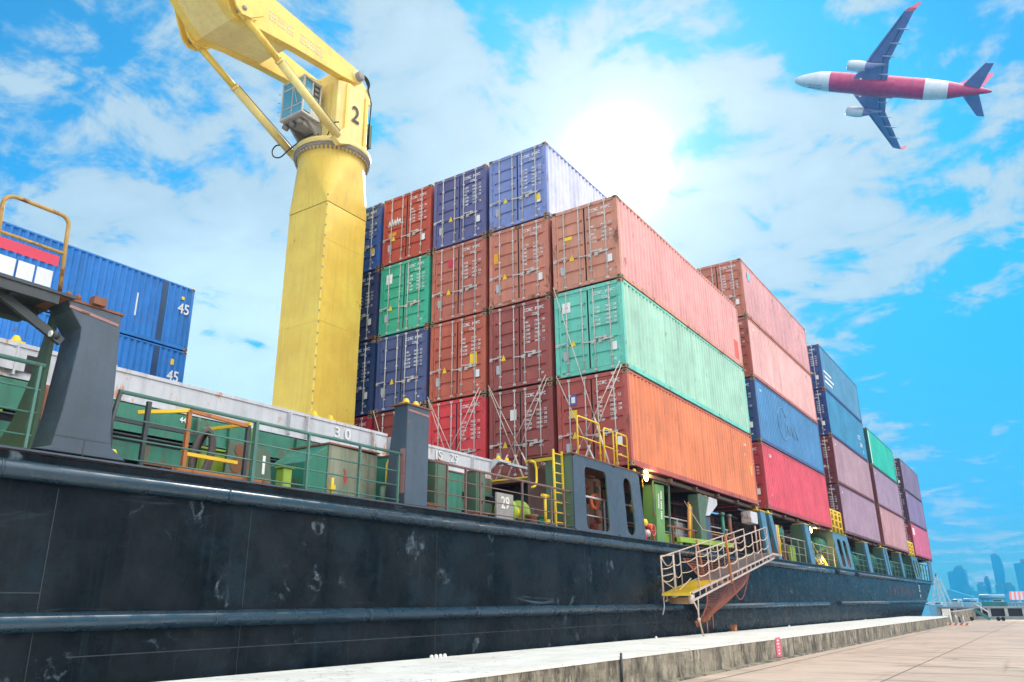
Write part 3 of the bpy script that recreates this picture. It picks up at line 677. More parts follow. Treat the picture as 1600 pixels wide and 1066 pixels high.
# ------------------------------------------------------------------ things standing on the deck
def rail(name, label, x0, x1, z0, mt, posts, y=.05, hgt=.98, mids=(.34, .66), lean=0, cat='railing', group='railings along the deck edge', r=.022, z1=None):
    t = thing(name, label, cat, (x0, y, z0), group); z1 = z0 if z1 is None else z1
    zz = lambda x: z0 + (z1 - z0) * (x - x0) / (x1 - x0)
    p = MB(); p.tube([(x0, y, zz(x0) + hgt), (x1, y, zz(x1) + hgt)], r * 1.25, 8); p.build('handrail', mt, t)
    for k in mids: p = MB(); p.tube([(x0, y, zz(x0) + hgt * k), (x1, y, zz(x1) + hgt * k)], r * .55, 6); p.build('middle_rail', mt, t)
    for x in posts: p = MB(); p.bar((x, y, zz(x)), (x, y, zz(x) + hgt), r * 2, r * 1.4, up=(1, 0, 0)); p.build('post', mt, t)
    return t
palerail = paint('railing_pale', (.26, .28, .26), .5, dirt=.4, rust=.2)
rail('deck_railing', 'green and dark railing between the big grey pillar and the middle pillar', -15.22, -9.86, 3.40, railg, (-12.05, -10.9, -9.92), hgt=.9, mids=(.08, .36, .64))
g = MB(); g.tube([(-15.22, .05, 3.45), (-15.26, .05, 3.9), (-15.2, .05, 4.3)], .03, 8); g.build('post', railb, bpy.data.objects['deck_railing'])
g = MB(); g.bar((-13.08, .05, 3.4), (-13.08, .05, 4.3), .075, .05, up=(1, 0, 0)); g.build('post', railg, bpy.data.objects['deck_railing'])
rail('deck_railing', 'green railing left of the big grey pillar, by the lime plates', -18.5, -16.15, 3.42, railg, (-17.6, -16.2), hgt=.98, mids=(.15, .42, .7))
rail('deck_railing', 'rust streaked railing between the middle pillar and the yellow ladder', -9.18, -3.6, 3.40, paint('railing_rusty', (.16, .09, .075), .6, dirt=.5, rust=.4), (-8.5, -7.9, -7.4, -5.8, -4.55, -3.95), hgt=.90, mids=(.08, .36, .68))
rail('deck_railing', 'thin pale railing right behind the upper end of the gangway', 13.9, 19.3, 3.42, palerail, (14.4, 15.6, 16.8, 18.0, 19.2), hgt=1.0, r=.02)
rail('deck_railing', 'pale railing in front of the yellow rails and the round green tank', 20.4, 26.2, 3.42, palerail, (20.9, 22.4, 23.9, 25.4), hgt=1.0, r=.02)
rail('deck_railing', 'teal railing aft of the slotted blue plate', 30.3, 34.9, 3.42, tealm, (30.8, 32.2, 33.6), hgt=1.0, r=.024)
rail('deck_railing', 'teal railing in front of the green winches between slim blue pillars', 36.2, 41.8, 3.42, tealm, (37, 38.6, 40.2), hgt=1.0, r=.024)
rail('deck_railing', 'teal railing under the salmon container', 43.9, 49.0, 3.42, tealm, (44.5, 46, 47.5), hgt=1.0, r=.024)
rail('deck_railing', 'short teal railing between a slim pillar and the farthest slotted plate', 50.5, 55.8, 3.42, tealm, (51.5, 53, 54.5), hgt=1.0, r=.024)
rail('deck_railing', 'farthest railing at the stern under the raspberry container', 60.3, 67.0, 3.42, tealm, (61, 63, 65), hgt=1.4, r=.045)
# hoop rail on the left platform
t = thing('guard_hoop', 'rusty yellow hoop rail standing on the platform at the left edge', 'guard rail', (-16.5, .2, 5.285))
rm = paint('rusty_yellow', (.45, .27, .07), .6, dirt=.5, rust=.5)
p = MB(); yy = .1; pts = [(-16.88, yy, 5.29), (-16.93, yy, 6.2)]
for q in range(5): a = PI - q * PI / 8; pts.append((-16.80 + .13 * math.cos(a), yy, 6.22 + .13 * math.sin(a)))
for q in range(5): a = PI / 2 - q * PI / 8; pts.append((-16.28 + .11 * math.cos(a), yy, 6.24 + .11 * math.sin(a)))
pts += [(-16.165, yy, 6.1), (-16.12, yy, 5.29)]
p.tube(pts, .026, 8); p.build('hoop', rm, t)
p = MB(); p.tube([(-16.90, yy, 5.86), (-16.145, yy, 5.86)], .022, 8); p.build('cross_rail', rm, t)
# yellow rails on the window plate
def hoop(x0, x1, z, hgt, label, y=.12, mids=(.5,), mt=yelm, r=.024):
    t = thing('guard_rail', label, 'guard rail', (x0, y, z), 'yellow guard rails')
    p = MB(); pts = [(x0, y, z), (x0, y, z + hgt - .08), (x0 + .03, y, z + hgt - .02), (x0 + .08, y, z + hgt), (x1 - .08, y, z + hgt), (x1 - .03, y, z + hgt - .02), (x1, y, z + hgt - .08), (x1, y, z)]
    p.tube(pts, r, 8); p.build('hoop', mt, t)
    for k in mids: p = MB(); p.tube([(x0, y, z + hgt * k), (x1, y, z + hgt * k)], r * .8, 6); p.build('cross_rail', mt, t)
    return t
hoop(-3.0, -1.75, 5.266, 1.08, 'wide yellow guard rail on top of the window plate, leftmost of three'); hoop(-1.5, -.92, 5.266, 1.02, 'narrow yellow hoop in the middle on top of the window plate')
hoop(-.72, -.02, 5.266, 1.02, 'yellow hoop at the right end on top of the window plate', mids=(.4, .7))
for i, (a, b_, w) in enumerate(((26.2, 26.9, 'near'), (27.1, 27.9, 'middle'), (28.1, 28.9, 'far'))): hoop(a, b_, 5.27, 1.3, 'yellow hoop on the slotted blue plate, %s one of three' % w, r=.06, mids=(.3, .6, .85))
hoop(55.6, 56.8, 5.27, 1.2, 'yellow hoop on the farthest slotted plate, near one', r=.10, mids=(.25, .5, .75)); hoop(57.2, 58.6, 5.27, 1.2, 'yellow hoop on the farthest slotted plate, far one', r=.10, mids=(.25, .5, .75))
# ladder
def ladder(label, x, y, z0, z1, w=.42, ax='x', n=8, mt=yelm, r=.03, lean=0):
    t = thing('ladder', label, 'ladder', (x, y, z0), 'yellow ladders on deck')
    for s in (0, w):
        p = MB(); p.bar((x + s + lean, y, z0), (x + s, y, z1), r * 1.8, r * 1.2, up=(0, 1, 0)) if ax == 'x' else p.bar((x + lean, y + s, z0), (x, y + s, z1), r * 1.8, r * 1.2, up=(1, 0, 0)); p.build('side_rail', mt, t)
    for i in range(n):
        zz = z0 + (i + .6) * (z1 - z0) / n; k = lean * (1 - (zz - z0) / (z1 - z0)); p = MB()
        p.tube([(x + k, y, zz), (x + w + k, y, zz)] if ax == 'x' else [(x + k, y, zz), (x + k, y + w, zz)], r * .55, 6); p.build('rung', mt, t)
    return t
ladder('yellow ladder leaning beside the green cheek of the window plate', -4.1, .22, 3.40, 5.30, .42, n=8, lean=.05)
t = thing('cross_beam', 'yellow horizontal bar from the hatch end to the ladder', 'beam', (-4, 1.5, 5.25)); p = MB(); a = at(822, 722, Y=1.5); p.bar((a.x, 1.5, a.z), (-3.95, .3, 5.10), .07, .08); p.build('beam', yelm, t)
p = MB(); p.bar((a.x, 1.5, a.z), (a.x + .3, 1.3, a.z - .14), .05, .05); p.build('stub', yelm, t)
for i, (x, y, z, lab) in enumerate(((20.6, 1.0, 3.4, 'tall yellow ladder left of the tapered green and blue pillar'), (35.3, .8, 3.4, 'yellow ladder behind the first slim blue pillar'), (49.2, .8, 3.4, 'yellow ladder behind the slim blue pillar under the salmon container'))):
    ladder(lab, x - 2.0, y, z, 5.2, .5, n=7, r=.06 if i else .04)
for i, x in enumerate((22.9, 24.3)):
    t = thing('access_ladder', ('yellow sloping ladder in front of the round green tank, ' + ('left' if i == 0 else 'right') + ' one of the pair'), 'ladder', (x, .5, 3.4), 'sloping yellow ladders')
    for s in (0, .55): p = MB(); p.bar((x + s + .5, .4, 3.4), (x + s, .9, 4.75), .07, .05); p.build('side_rail', yelm, t)
    for q in range(5): k = (q + .5) / 5; p = MB(); p.bar((x + .5 - .5 * k, .4 + .5 * k, 3.4 + 1.35 * k), (x + 1.05 - .5 * k, .4 + .5 * k, 3.4 + 1.35 * k), .05, .04); p.build('rung', yelm, t)
# ------------------------------------------------------------------ deck equipment
DK = 3.376; redp = paint('valve_red', (.50, .07, .04), .45, dirt=.4, rust=.2)
def part(mb, name, mt, t, **k): return mb.build(name, mt, t, **k)
# rusty rack with a hose reel
t = thing('steel_rack', 'rusty orange and yellow open frame rack standing on deck beside the dark pillar', 'rack', (-14, .7, DK))
x0, x1, ya, yb, zt = -14.62, -13.0, .35, 1.25, 4.33
for x, y, m_ in ((-14.0, ya, orangem), (x0, yb, railb), (-12.95, ya + .05, railb), (-13.1, yb, railb), (-14.62, ya, railb)):
    p = MB(); p.bar((x, y, DK), (x, y, zt), .055, .055); part(p, 'post', m_, t)
for a, b_, m_ in (((-14.62, .6, 4.22), (-14.0, ya, zt), yelm), ((-14.0, ya, zt), (-12.95, ya + .05, zt - .03), orangem), ((-14.6, yb, zt - .1), (-13.1, yb, zt - .1), railb), ((-12.95, ya, zt), (-13.1, yb, zt), yelm), ((-14.6, ya, 3.52), (-12.95, ya, 3.50), rustm), ((-14.0, ya, 3.72), (-13.1, ya + .04, 3.72), yelm)):
    p = MB(); p.bar(a, b_, .05, .05); part(p, 'rail', m_, t)
t = thing('hose_coil', 'dark grey coiled hose hanging inside the rusty rack', 'hose', (-13.55, .8, 3.5)); p = MB()
for k in range(6): p.tube([(-13.5 + .045 * k + .14 * math.cos(a * PI / 8) + .06 * math.sin(a * PI / 8), .7 + .05 * k, 3.83 + (.36 + .02 * (k % 3)) * math.sin(a * PI / 8)) for a in range(16)], .04, 6, closed=True)
part(p, 'coil', paint('hose_grey', (.09, .07, .065), .7, dirt=.5), t)
t = thing('drip_tray', 'rust red flat tray on deck under the rusty rack', 'tray', (-13.6, .3, DK)); p = MB(); p.box(-14.3, -12.7, .12, .9, DK + .004, DK + .03); p.box(-14.3, -12.7, .12, .14, DK + .03, DK + .12); part(p, 'tray', orangem, t)
# lime coloured pieces
def lime(label, x0, x1, y0, y1, z0, z1, mt=None, name='vent_box', cat='vent'):
    t = thing(name, label, cat, ((x0 + x1) / 2, y0, z0)); p = MB(); p.box(x0, x1, y0, y1, z0, z1); part(p, 'box', mt or limem, t, bevel=.015)
    p = MB(); p.box(x0 - .03, x1 + .03, y0 - .03, y1, z1 + .001, z1 + .03); part(p, 'lid', mt or limem, t)
    return t
lime('lime green plate box behind the railing at the left edge', -17.4, -15.9, 1.6, 2.2, DK, 4.12)
lime('lime green box right behind the hose in the rusty rack', -13.15, -12.7, 1.2, 1.7, DK, 4.02)
lime('small lime green vent box with yellow top next to the plate numbered 1', -11.86, -11.68, .8, 1.0, DK, 3.86)
t = thing('number_plate_bracket', 'grey green plate painted with a white 1 and a brown rust stain', 'plate', (-12.4, .9, DK)); p = MB()
p.prism([(-12.95, DK), (-12.0, DK), (-12.12, 4.12), (-12.9, 4.15)], 'Y', .88, .94); part(p, 'plate', greyg, t)
textmesh('1', .42, white_mark, 'number', t, plane_mat((-12.22, .874, 3.84), (1, 0, 0), (0, 0, 1)))
p = MB()
R = random.Random(5)
for k in range(9): a = R.uniform(0, 6.3); q = R.uniform(0, .12); p.lathe([(0, -.001), (R.uniform(.05, .11), 0)], (-12.68 + q * math.cos(a), .872 - k * .0004, 3.86 + 1.6 * q * math.sin(a)), 'Y', 9)
p.box(-12.9, -12.5, .872, .874, 3.5, 3.66); part(p, 'rust_stain', paint('stain_brown', (.20, .08, .03), .8, dirt=.4), t)
# green ventilation casing
t = thing('ventilation_casing', 'large green steel box with sloping shoulder and red paint blot beside the middle pillar', 'vent', (-10.4, 1, DK)); 
p = MB(); yf = .75; a = at(462, 716, Y=yf); b_ = at(496, 690, Y=yf); c = at(572, 702, Y=yf)
X0, X1, X2 = -11.45, -10.95, -9.72
p.prism([(X0, DK), (X1, DK), (X1, 4.38), (X0, 4.02)], 'Y', yf + .02, 1.7); part(p, 'side_shoulder', greenm, t, bevel=.01)
p = MB(); p.prism([(X1 + .001, DK), (X2, DK), (X2, 4.36), (X1 + .001, 4.39)], 'Y', yf, 1.7); part(p, 'casing', paint('casing_bare', (.23, .24, .165), .6, dirt=.6, rust=.30, streak=.8, dirtcol=(.07, .10, .06)), t, bevel=.01)
p = MB(); p.box(X1 - .02, X2 + .03, yf - .03, 1.72, 4.391, 4.42); part(p, 'lid', rustm, t)
p = MB(); p.prism([(-10.58, 3.86), (-10.53, 3.74), (-10.49, 3.76), (-10.47, 3.88), (-10.51, 3.92), (-10.52, 4.0), (-10.56, 3.98), (-10.55, 3.93)], 'Y', yf - .004, yf - .001); part(p, 'paint_blot', paint('blot_red', (.42, .035, .03), .6, dirt=.5), t)
p = MB(); p.box(X1 + .02, X2 - .2, yf - .006, yf, DK, 3.5); part(p, 'rusty_foot', rustm, t)
t = thing('bent_pipe', 'thin yellow vertical pipe with a hooked top beside the green casing', 'pipe', (-9.55, .8, DK)); p = MB(); p.tube([(-9.62, .6, DK), (-9.62, .6, 4.2), (-9.58, .6, 4.28), (-9.5, .6, 4.3)], .022, 8); part(p, 'pipe', yelm, t)
t = thing('drain_pipe', 'short grey green standpipe on deck right of the green casing', 'pipe', (-9.3, .5, DK)); p = MB(); p.tube([(-9.98, .35, DK), (-9.98, .35, 3.75)], .05, 10); p.tube([(-9.98, .35, 3.75), (-9.98, .35, 3.79)], .075, 10); part(p, 'pipe', greyg, t)
t = thing('lever_valve', 'yellow deck valve with a thin lever near the plate numbered 1', 'valve', (-11.6, .3, DK)); p = MB(); p.tube([(-11.25, .3, DK), (-11.25, .3, 3.72)], .025, 8); p.box(-11.3, -11.2, .27, .33, 3.5, 3.6); part(p, 'stem', yelm, t)
for i, (px, py, lab) in enumerate(((171, 719, 'yellow lamp base at the foot of the big grey pillar'),)):
    q = at(px, py, Y=.1); t = thing('deck_lamp', lab, 'lamp', (q.x, .1, DK)); p = MB(); p.lathe([(.07, 0), (.07, .12), (.05, .17), (0, .18)], (q.x + .02, .12, 3.40), n=12); part(p, 'cap', yelm, t)
# between middle pillar and ladder
def cabinet(label, x0, x1, y0, y1, z1, mt, holes=0, name='deck_cabinet'):
    t = thing(name, label, 'cabinet', (x0, y0, DK)); p = MB(); p.box(x0, x1, y0, y1, DK, z1); part(p, 'casing', mt, t, bevel=.012)
    p = MB(); p.box(x0 + .05, x1 - .05, y0 - .012, y0, DK + .1, z1 - .06); part(p, 'door', mt, t)
    for k in range(holes): p = MB(); p.lathe([(0, 0), (.055, 0)], ((x0 + x1) / 2, y0 - .014, z1 - .28 - k * .38), 'Y', 14); part(p, 'port', blackm, t)
    p = MB(); p.box(x0 - .02, x1 + .02, y0 - .02, y1, z1 + .001, z1 + .025); part(p, 'roof', rustm, t)
    return t
cabinet('dark green locker close behind the middle pillar', -8.9, -8.1, .9, 1.8, 4.52, greenm)
cabinet('pale green narrow locker with yellow bottle in front', -8.05, -7.65, .7, 1.0, 4.5, greyg)
cabinet('bright green locker left of the post with two round ports', -7.35, -6.75, 1.0, 1.6, 4.42, greenm)
cabinet('pale green post box with two round ports', -6.5, -6.15, .8, 1.1, 4.5, tealm if False else greyg, 2)
cabinet('dark teal locker between bright green locker and the ported post', -6.75, -6.45, 1.3, 1.8, 4.4, tealm)
t = thing('number_plate_bracket', 'white panel painted with a worn 29 on the deck edge', 'plate', (-5.9, .5, DK)); p = MB(); p.box(-6.12, -5.45, .52, .56, 3.42, 4.06); part(p, 'plate', paint('plate_grey', (.30, .28, .26), .6, dirt=.6, rust=.3), t)
textmesh('29', .38, paint('worn_white', (.80, .76, .66), .6), 'number', t, plane_mat((-5.78, .516, 3.84), (1, 0, 0), (0, 0, 1)), font_scale=(.9, 1))
t = thing('mooring_drum', 'yellow and lime drum behind the panel numbered 29', 'drum', (-5.2, .8, DK))
for k, (xx, rr, m_) in enumerate(((-5.35, .30, limem), (-5.05, .16, yelm), (-4.8, .30, limem))): p = MB(); p.lathe([(0, -.06), (rr, -.06), (rr, .06), (0, .06)], (xx, .8, 3.72), 'X', 18); part(p, 'flange' if k != 1 else 'drum', m_, t)
p = MB(); p.bar((-5.5, .8, 3.72), (-4.6, .8, 3.72), .06, .06); p.box(-5.55, -5.48, .7, .9, DK, 3.9); p.box(-4.68, -4.6, .7, .9, DK, 3.9); part(p, 'frame', greenm, t)
t = thing('fairlead', 'squat brown bollard casting beside the mooring drum', 'bollard', (-4.9, .3, DK)); p = MB(); p.lathe([(.14, 0), (.12, .2), (.16, .22), (.16, .27), (0, .28)], (-4.95, .35, DK), n=16); part(p, 'bollard', rustm, t)
t = thing('winch', 'small green winch drum low on deck before the yellow ladder', 'winch', (-4.5, 1.1, DK)); p = MB(); p.lathe([(0, -.3), (.2, -.3), (.2, .3), (0, .3)], (-4.3, 1.1, 3.62), 'X', 18); part(p, 'drum', greenm, t)
p = MB(); p.prism([(-4.75, DK), (-4.6, DK), (-4.66, 3.95)], 'Y', .95, 1.0); p.prism([(-3.95, DK), (-3.8, DK), (-3.88, 3.95)], 'Y', .95, 1.0); part(p, 'frame', greyg, t)
t = thing('standpipe', 'yellow T-shaped standpipe left of the yellow ladder', 'pipe', (-4.5, .35, DK)); p = MB(); p.tube([(-4.32, .35, DK), (-4.32, .35, 4.15)], .035, 10); part(p, 'pipe', yelm, t); p = MB(); p.tube([(-4.46, .35, 4.15), (-4.16, .35, 4.15)], .04, 10); part(p, 'handle', yelm, t)
t = thing('gooseneck_vent', 'yellow hooked gooseneck pipe above the standpipe', 'vent', (-4.5, .9, 4.5)); p = MB(); p.tube([(-4.35, .7, 4.38), (-4.2, .7, 4.42), (-4.12, .7, 4.55), (-4.12, .7, 4.85), (-4.2, .7, 5.0), (-4.35, .7, 5.03)], .03, 8); part(p, 'pipe', yelm, t)
t = thing('mushroom_vent', 'yellow domed cap on a dark disc at the deck edge', 'vent', (-4.55, .12, DK)); p = MB(); p.lathe([(.17, 0), (.17, .03), (.12, .04)], (-4.5, .15, 3.42), n=18); part(p, 'base', railb, t); p = MB(); p.lathe([(.10, .04), (.09, .10), (.05, .14), (0, .15)], (-4.5, .15, 3.42), n=16); part(p, 'cap', yelm, t)
# pipes, conduits and small fittings along the hatch coaming
R = random.Random(12)
for i, (z, y, r, m_, lab) in enumerate(((3.55, 2.1, .045, rustm, 'rusty pipe running low along the green hatch coaming'), (3.72, 2.3, .03, greyg, 'thin grey green pipe just above the rusty one along the hatch coaming'), (4.29, 2.38, .018, railb, 'black cable clipped in the dark slot of the hatch coaming'))):
    t = thing('deck_pipe', lab, 'pipe', (-12, y, z)); p = MB(); x = -19.
    while x < -4.2: x2 = x + R.uniform(1.2, 2.4); p.tube([(x, y, z), (min(x2, -4.), y, z + R.uniform(-.01, .01))], r, 8); p.tube([(x, y, z), (x + .05, y, z)], r * 1.5, 8); x = x2
    part(p, 'pipe', m_, t)
for i, (x, z0_, lab) in enumerate(((-15.0, 3.4, 'bent vertical pipe next to the big grey pillar'), (-12.45, 3.4, 'vertical pipe behind the plate numbered 1'), (-11.3, 3.4, 'vertical pipe left of the green casing'), (-7.5, 3.4, 'vertical pipe between the lockers'), (-6.9, 3.4, 'vertical pipe before the bright green locker'))):
    t = thing('riser_pipe', lab, 'pipe', (x, 2.3, z0_)); p = MB(); p.tube(cr([(x, 1.7, z0_), (x, 1.8, 3.7), (x, 2.3, 3.9), (x, 2.38, 4.3), (x, 2.40, 4.8)]), .035, 8); part(p, 'pipe', (rustm, greyg, limem, tealm, rustm)[i], t); p = MB(); p.lathe([(0, -.04), (.07, -.04), (.07, .04), (0, .04)], (x, 1.72, 3.55), n=10); part(p, 'valve', redp if i % 2 else yelm, t)
for i, (x, y, w, hh, m_, lab) in enumerate(((-12.2, 1.6, .5, .45, pinkm, 'brown tool chest behind the plate numbered 1'), (-11.2, 1.9, .35, .6, limem, 'slim lime upright box left of the green casing'), (-8.6, .35, .35, .16, rustm, 'rusty foot block at the deck edge under the lockers'), (-7.0, .3, .5, .12, orangem, 'orange brown sill plate at the deck edge'), (-4.0, .6, .3, .3, greenm, 'green block by the foot of the yellow ladder'), (-9.55, 1.3, .3, .95, greenm, 'green upright box hidden behind the middle pillar'))):
    lime(lab, x - w / 2, x + w / 2, y, y + .3, DK, DK + hh, m_, 'deck_box', 'box')
# machinery seen through the window plate
def wheel(x, y, z, r, mt, t, nm='hand_wheel'):
    p = MB(); p.tube([(x + r * math.cos(a * PI / 10), y, z + r * math.sin(a * PI / 10)) for a in range(20)], r * .16, 6, closed=True); p.bar((x - r, y, z), (x + r, y, z), .02, .02); p.bar((x, y, z - r), (x, y, z + r), .02, .02); part(p, nm, mt, t)
redp = paint('valve_red', (.50, .07, .04), .45, dirt=.4, rust=.2)
pinkp = paint('faded_pipe_pink', (.42, .22, .18), .6, dirt=.5, rust=.3)
t = thing('lifebuoy', 'orange lifebuoy hanging behind the wide opening of the window plate', 'lifebuoy', (-2.75, .5, 4.0)); p = MB(); q = at(929, 784, Y=.4); p.tube([(q.x + .2 * math.cos(a * PI / 12), .4, q.z + .17 * math.sin(a * PI / 12)) for a in range(24)], .05, 8, closed=True); part(p, 'ring', paint('buoy_orange', (.75, .16, .06), .5, dirt=.2), t)
t = thing('valve_manifold', 'red and brown valves and pipes behind the wide opening of the window plate', 'valves', (-2.3, .9, DK))
for k in range(5): x = -1.25 + k * .27; p = MB(); p.tube([(x, .9 + .1 * (k % 2), DK), (x, .9 + .1 * (k % 2), 5.0 - .2 * (k % 3))], .03 + .015 * (k % 2), 8); part(p, 'pipe', (greyg, pinkp, orangem, pinkp, rustm)[k], t)
for k, (x, z) in enumerate(((-1.45, 4.75), (-.85, 4.7), (-1.1, 3.75), (-.7, 4.25))): wheel(x, .72, z, .09, redp if k % 2 == 0 else greyg, t)
for k, (x, z) in enumerate(((-1.05, 3.65), (-.7, 3.9), (-1.2, 4.4))): p = MB(); p.lathe([(0, -.1), (.08, -.1), (.10, 0), (.08, .1), (0, .1)], (x, .8, z), 'Z', 12); part(p, 'valve_body', (redp, orangem, rustm)[k], t)
t = thing('pipe_bundle', 'rusty vertical pipes behind the narrow opening of the window plate', 'pipes', (-.55, .8, DK))
for k in range(3): p = MB(); p.tube([(-.12 + k * .26, .3 + .1 * k, DK), (-.30 + k * .26, .3 + .1 * k, 5.05)], .07, 8); part(p, 'pipe', (pinkp, hatchm, pinkp)[k], t)
p = MB(); p.lathe([(0, -.12), (.09, -.1), (.09, .1), (0, .12)], (-.5, .45, 4.3), 'Z', 12); part(p, 'flask', hatchm, t)
rail('deck_railing', 'pinkish grey railing crossing behind both openings of the window plate', -3.5, .5, DK, hatchm, (-3.3, -1.4), y=.25, hgt=.95, mids=(.5,))
t = thing('bulkhead_panel', 'red brown bulkhead behind the window plate', 'bulkhead', (-2, 1.9, DK)); p = MB(); p.box(-3.5, .5, 1.3, 1.35, DK, 5.2); part(p, 'panel', paint('bulkhead_brown', (.16, .085, .07), .7, dirt=.6, rust=.4), t)
# fire point next to the plate
t = thing('valve_stand', 'yellow topped stand of red and pink valves and hoses right of the window plate', 'valves', (1.2, .4, DK))
p = MB(); p.tube([(1.15, .5, DK), (1.15, .5, 4.3)], .09, 12); part(p, 'pipe', rustm, t); p = MB(); p.lathe([(.15, 0), (.17, .05), (.15, .34), (.05, .4), (0, .4)], (1.15, .5, 4.25), n=16); part(p, 'cap', yelm, t)
for k, (x, z, m_) in enumerate(((1.0, 4.12, orangem), (1.35, 3.95, yelm), (1.7, 3.85, redp), (1.5, 3.65, hatchm), (1.15, 3.72, redp))): p = MB(); p.lathe([(0, -.1), (.08, -.1), (.12, 0), (.08, .1), (0, .1)], (x, .35, z), 'Z', 12); part(p, 'valve_body', m_, t)
for k in range(4): p = MB(); x = 1.0 + k * .28; p.tube([(x, .3, DK), (x + .05, .3, DK + .2), (x - .02, .32, DK + .38)], .03, 8); part(p, 'hose', (orangem, redp, rustm, redp)[k], t)
wheel(1.75, .25, 3.75, .16, redp, t)
# green sign post
t = thing('pump_sign_post', 'tall green post with white vertical lettering beside the lit floodlight', 'sign post', (2.6, .3, DK))
p = MB(); p.add([(2.3, .3, 5.2), (2.95, .3, 5.22), (2.75, .3, DK), (2.15, .3, DK), (2.3, .75, 5.2), (2.95, .75, 5.22), (2.75, .75, DK), (2.15, .75, DK)], [(0, 1, 2, 3), (7, 6, 5, 4), (0, 4, 5, 1), (1, 5, 6, 2), (2, 6, 7, 3), (3, 7, 4, 0)]); part(p, 'post', paint('post_green', (.10, .24, .06), .5, dirt=.4, rust=.1), t, bevel=.01)
p = MB(); p.bar((3.1, .28, DK), (3.3, .28, 5.28), .05, .05); p.bar((2.1, .28, 5.28), (3.3, .28, 5.28), .06, .05); p.bar((2.05, .28, 5.28), (2.0, .28, 4.2), .05, .04); part(p, 'frame', greyg, t)
p = MB()
for k in range(17):
    z = 4.98 - k * .052
    if k in (5, 11): continue
    p.box(2.62 - k * .006, 2.62 - k * .006 + .10, .292, .297, z, z + .032)
for k in range(9): z = 4.88 - k * .052; p.box(2.42 - k * .006, 2.49 - k * .006, .292, .297, z, z + .032)
part(p, 'lettering', white_mark, t)
# bracket pillar and lime walkway frame
t = thing('container_support', 'grey green pillar with a flared head carrying the middle of the orange container', 'support', (6.3, .2, DK))
p = MB(); p.prism([(5.45, 5.22), (6.5, 5.22), (6.5, 4.9), (6.05, 4.55), (6.05, 3.7), (5.5, 3.7), (5.45, 4.5)], 'Y', .12, .5); part(p, 'head', greyg, t, bevel=.015)
p = MB(); p.prism([(6.502, 5.22), (7.25, 5.2), (7.25, 5.0), (6.35, 4.55), (6.06, 4.53)], 'Y', .08, .5); part(p, 'flared_cheek', hatchm, t, bevel=.01); p = MB(); p.box(6.052, 6.6, .16, .5, 3.7, 4.52); part(p, 'shaft', pillm, t)
cones(6.3, .3, 5.23, t, 2, .5)
t = thing('walkway_frame', 'lime green beam frame under the flared pillar', 'frame', (5, .2, DK)); p = MB(); p.bar((3.4, .12, 3.58), (8.6, .12, 3.66), .12, .16); part(p, 'beam', limem, t)
for x in (3.5, 4.5, 6.4): p = MB(); p.box(x, x + .14, .1, .3, DK, 3.52); part(p, 'foot', limem, t)
p = MB(); p.box(3.0, 3.55, .4, .8, DK, 3.75); part(p, 'bracket', limem, t)
t = thing('junction_box', 'pale square box with a grey top on the walkway beneath the orange container', 'box', (5.6, .9, 3.7)); p = MB(); p.box(4.75, 6.0, .8, 1.4, 3.72, 4.32); part(p, 'box', greyg, t, bevel=.02); p = MB(); p.box(4.85, 5.9, .775, .799, 3.76, 4.28); part(p, 'cover', hatchm, t)
t = thing('lashing_pole_rack', 'upright orange and yellow poles left of the flared pillar', 'poles', (5.1, .3, DK))
for k in range(3): p = MB(); p.tube([(4.7 + .13 * k, .3, DK + .1), (4.95 + .13 * k, .3, 4.9 - .06 * k)], .035, 8); part(p, 'pole', (orangem, yelm, orangem)[k], t)
for k, (x, lab) in enumerate(((8.3, 'thin green post right of the flared pillar'), (9.1, 'thin brown post with a round cap next to the thin green post'))):
    t = thing('vent_post', lab, 'post', (x, .3, DK)); p = MB(); p.tube([(x, .3, DK), (x, .3, 4.75)], .07, 10); part(p, 'post', greenm if k == 0 else rustm, t); p = MB(); p.lathe([(.11, 0), (.11, .08), (0, .12)], (x, .3, 4.75), n=12); part(p, 'cap', greyg, t)
t = thing('junction_box', 'pale square box hanging beside the blue pillar pair', 'box', (11.3, .3, 4.7)); p = MB(); p.box(10.9, 11.8, .0, .4, 4.66, 5.12); part(p, 'box', hatchm, t, bevel=.02); p = MB(); p.bar((10.2, .3, 5.15), (12, .3, 5.15), .06, .06); part(p, 'bracket', railb, t)
rail('deck_railing', 'dark red brown handrail just behind the gangway', 3.0, 10.0, DK, rustm, (3.4, 5.2, 7, 8.8), y=.3, hgt=.6, mids=(.5,), r=.03)
rail('deck_railing', 'grey handrail between the box and the flared pillar', 3.2, 10.2, DK, hatchm, (4.6, 7.6, 9.6), y=.6, hgt=.95, mids=(.5,), r=.02)
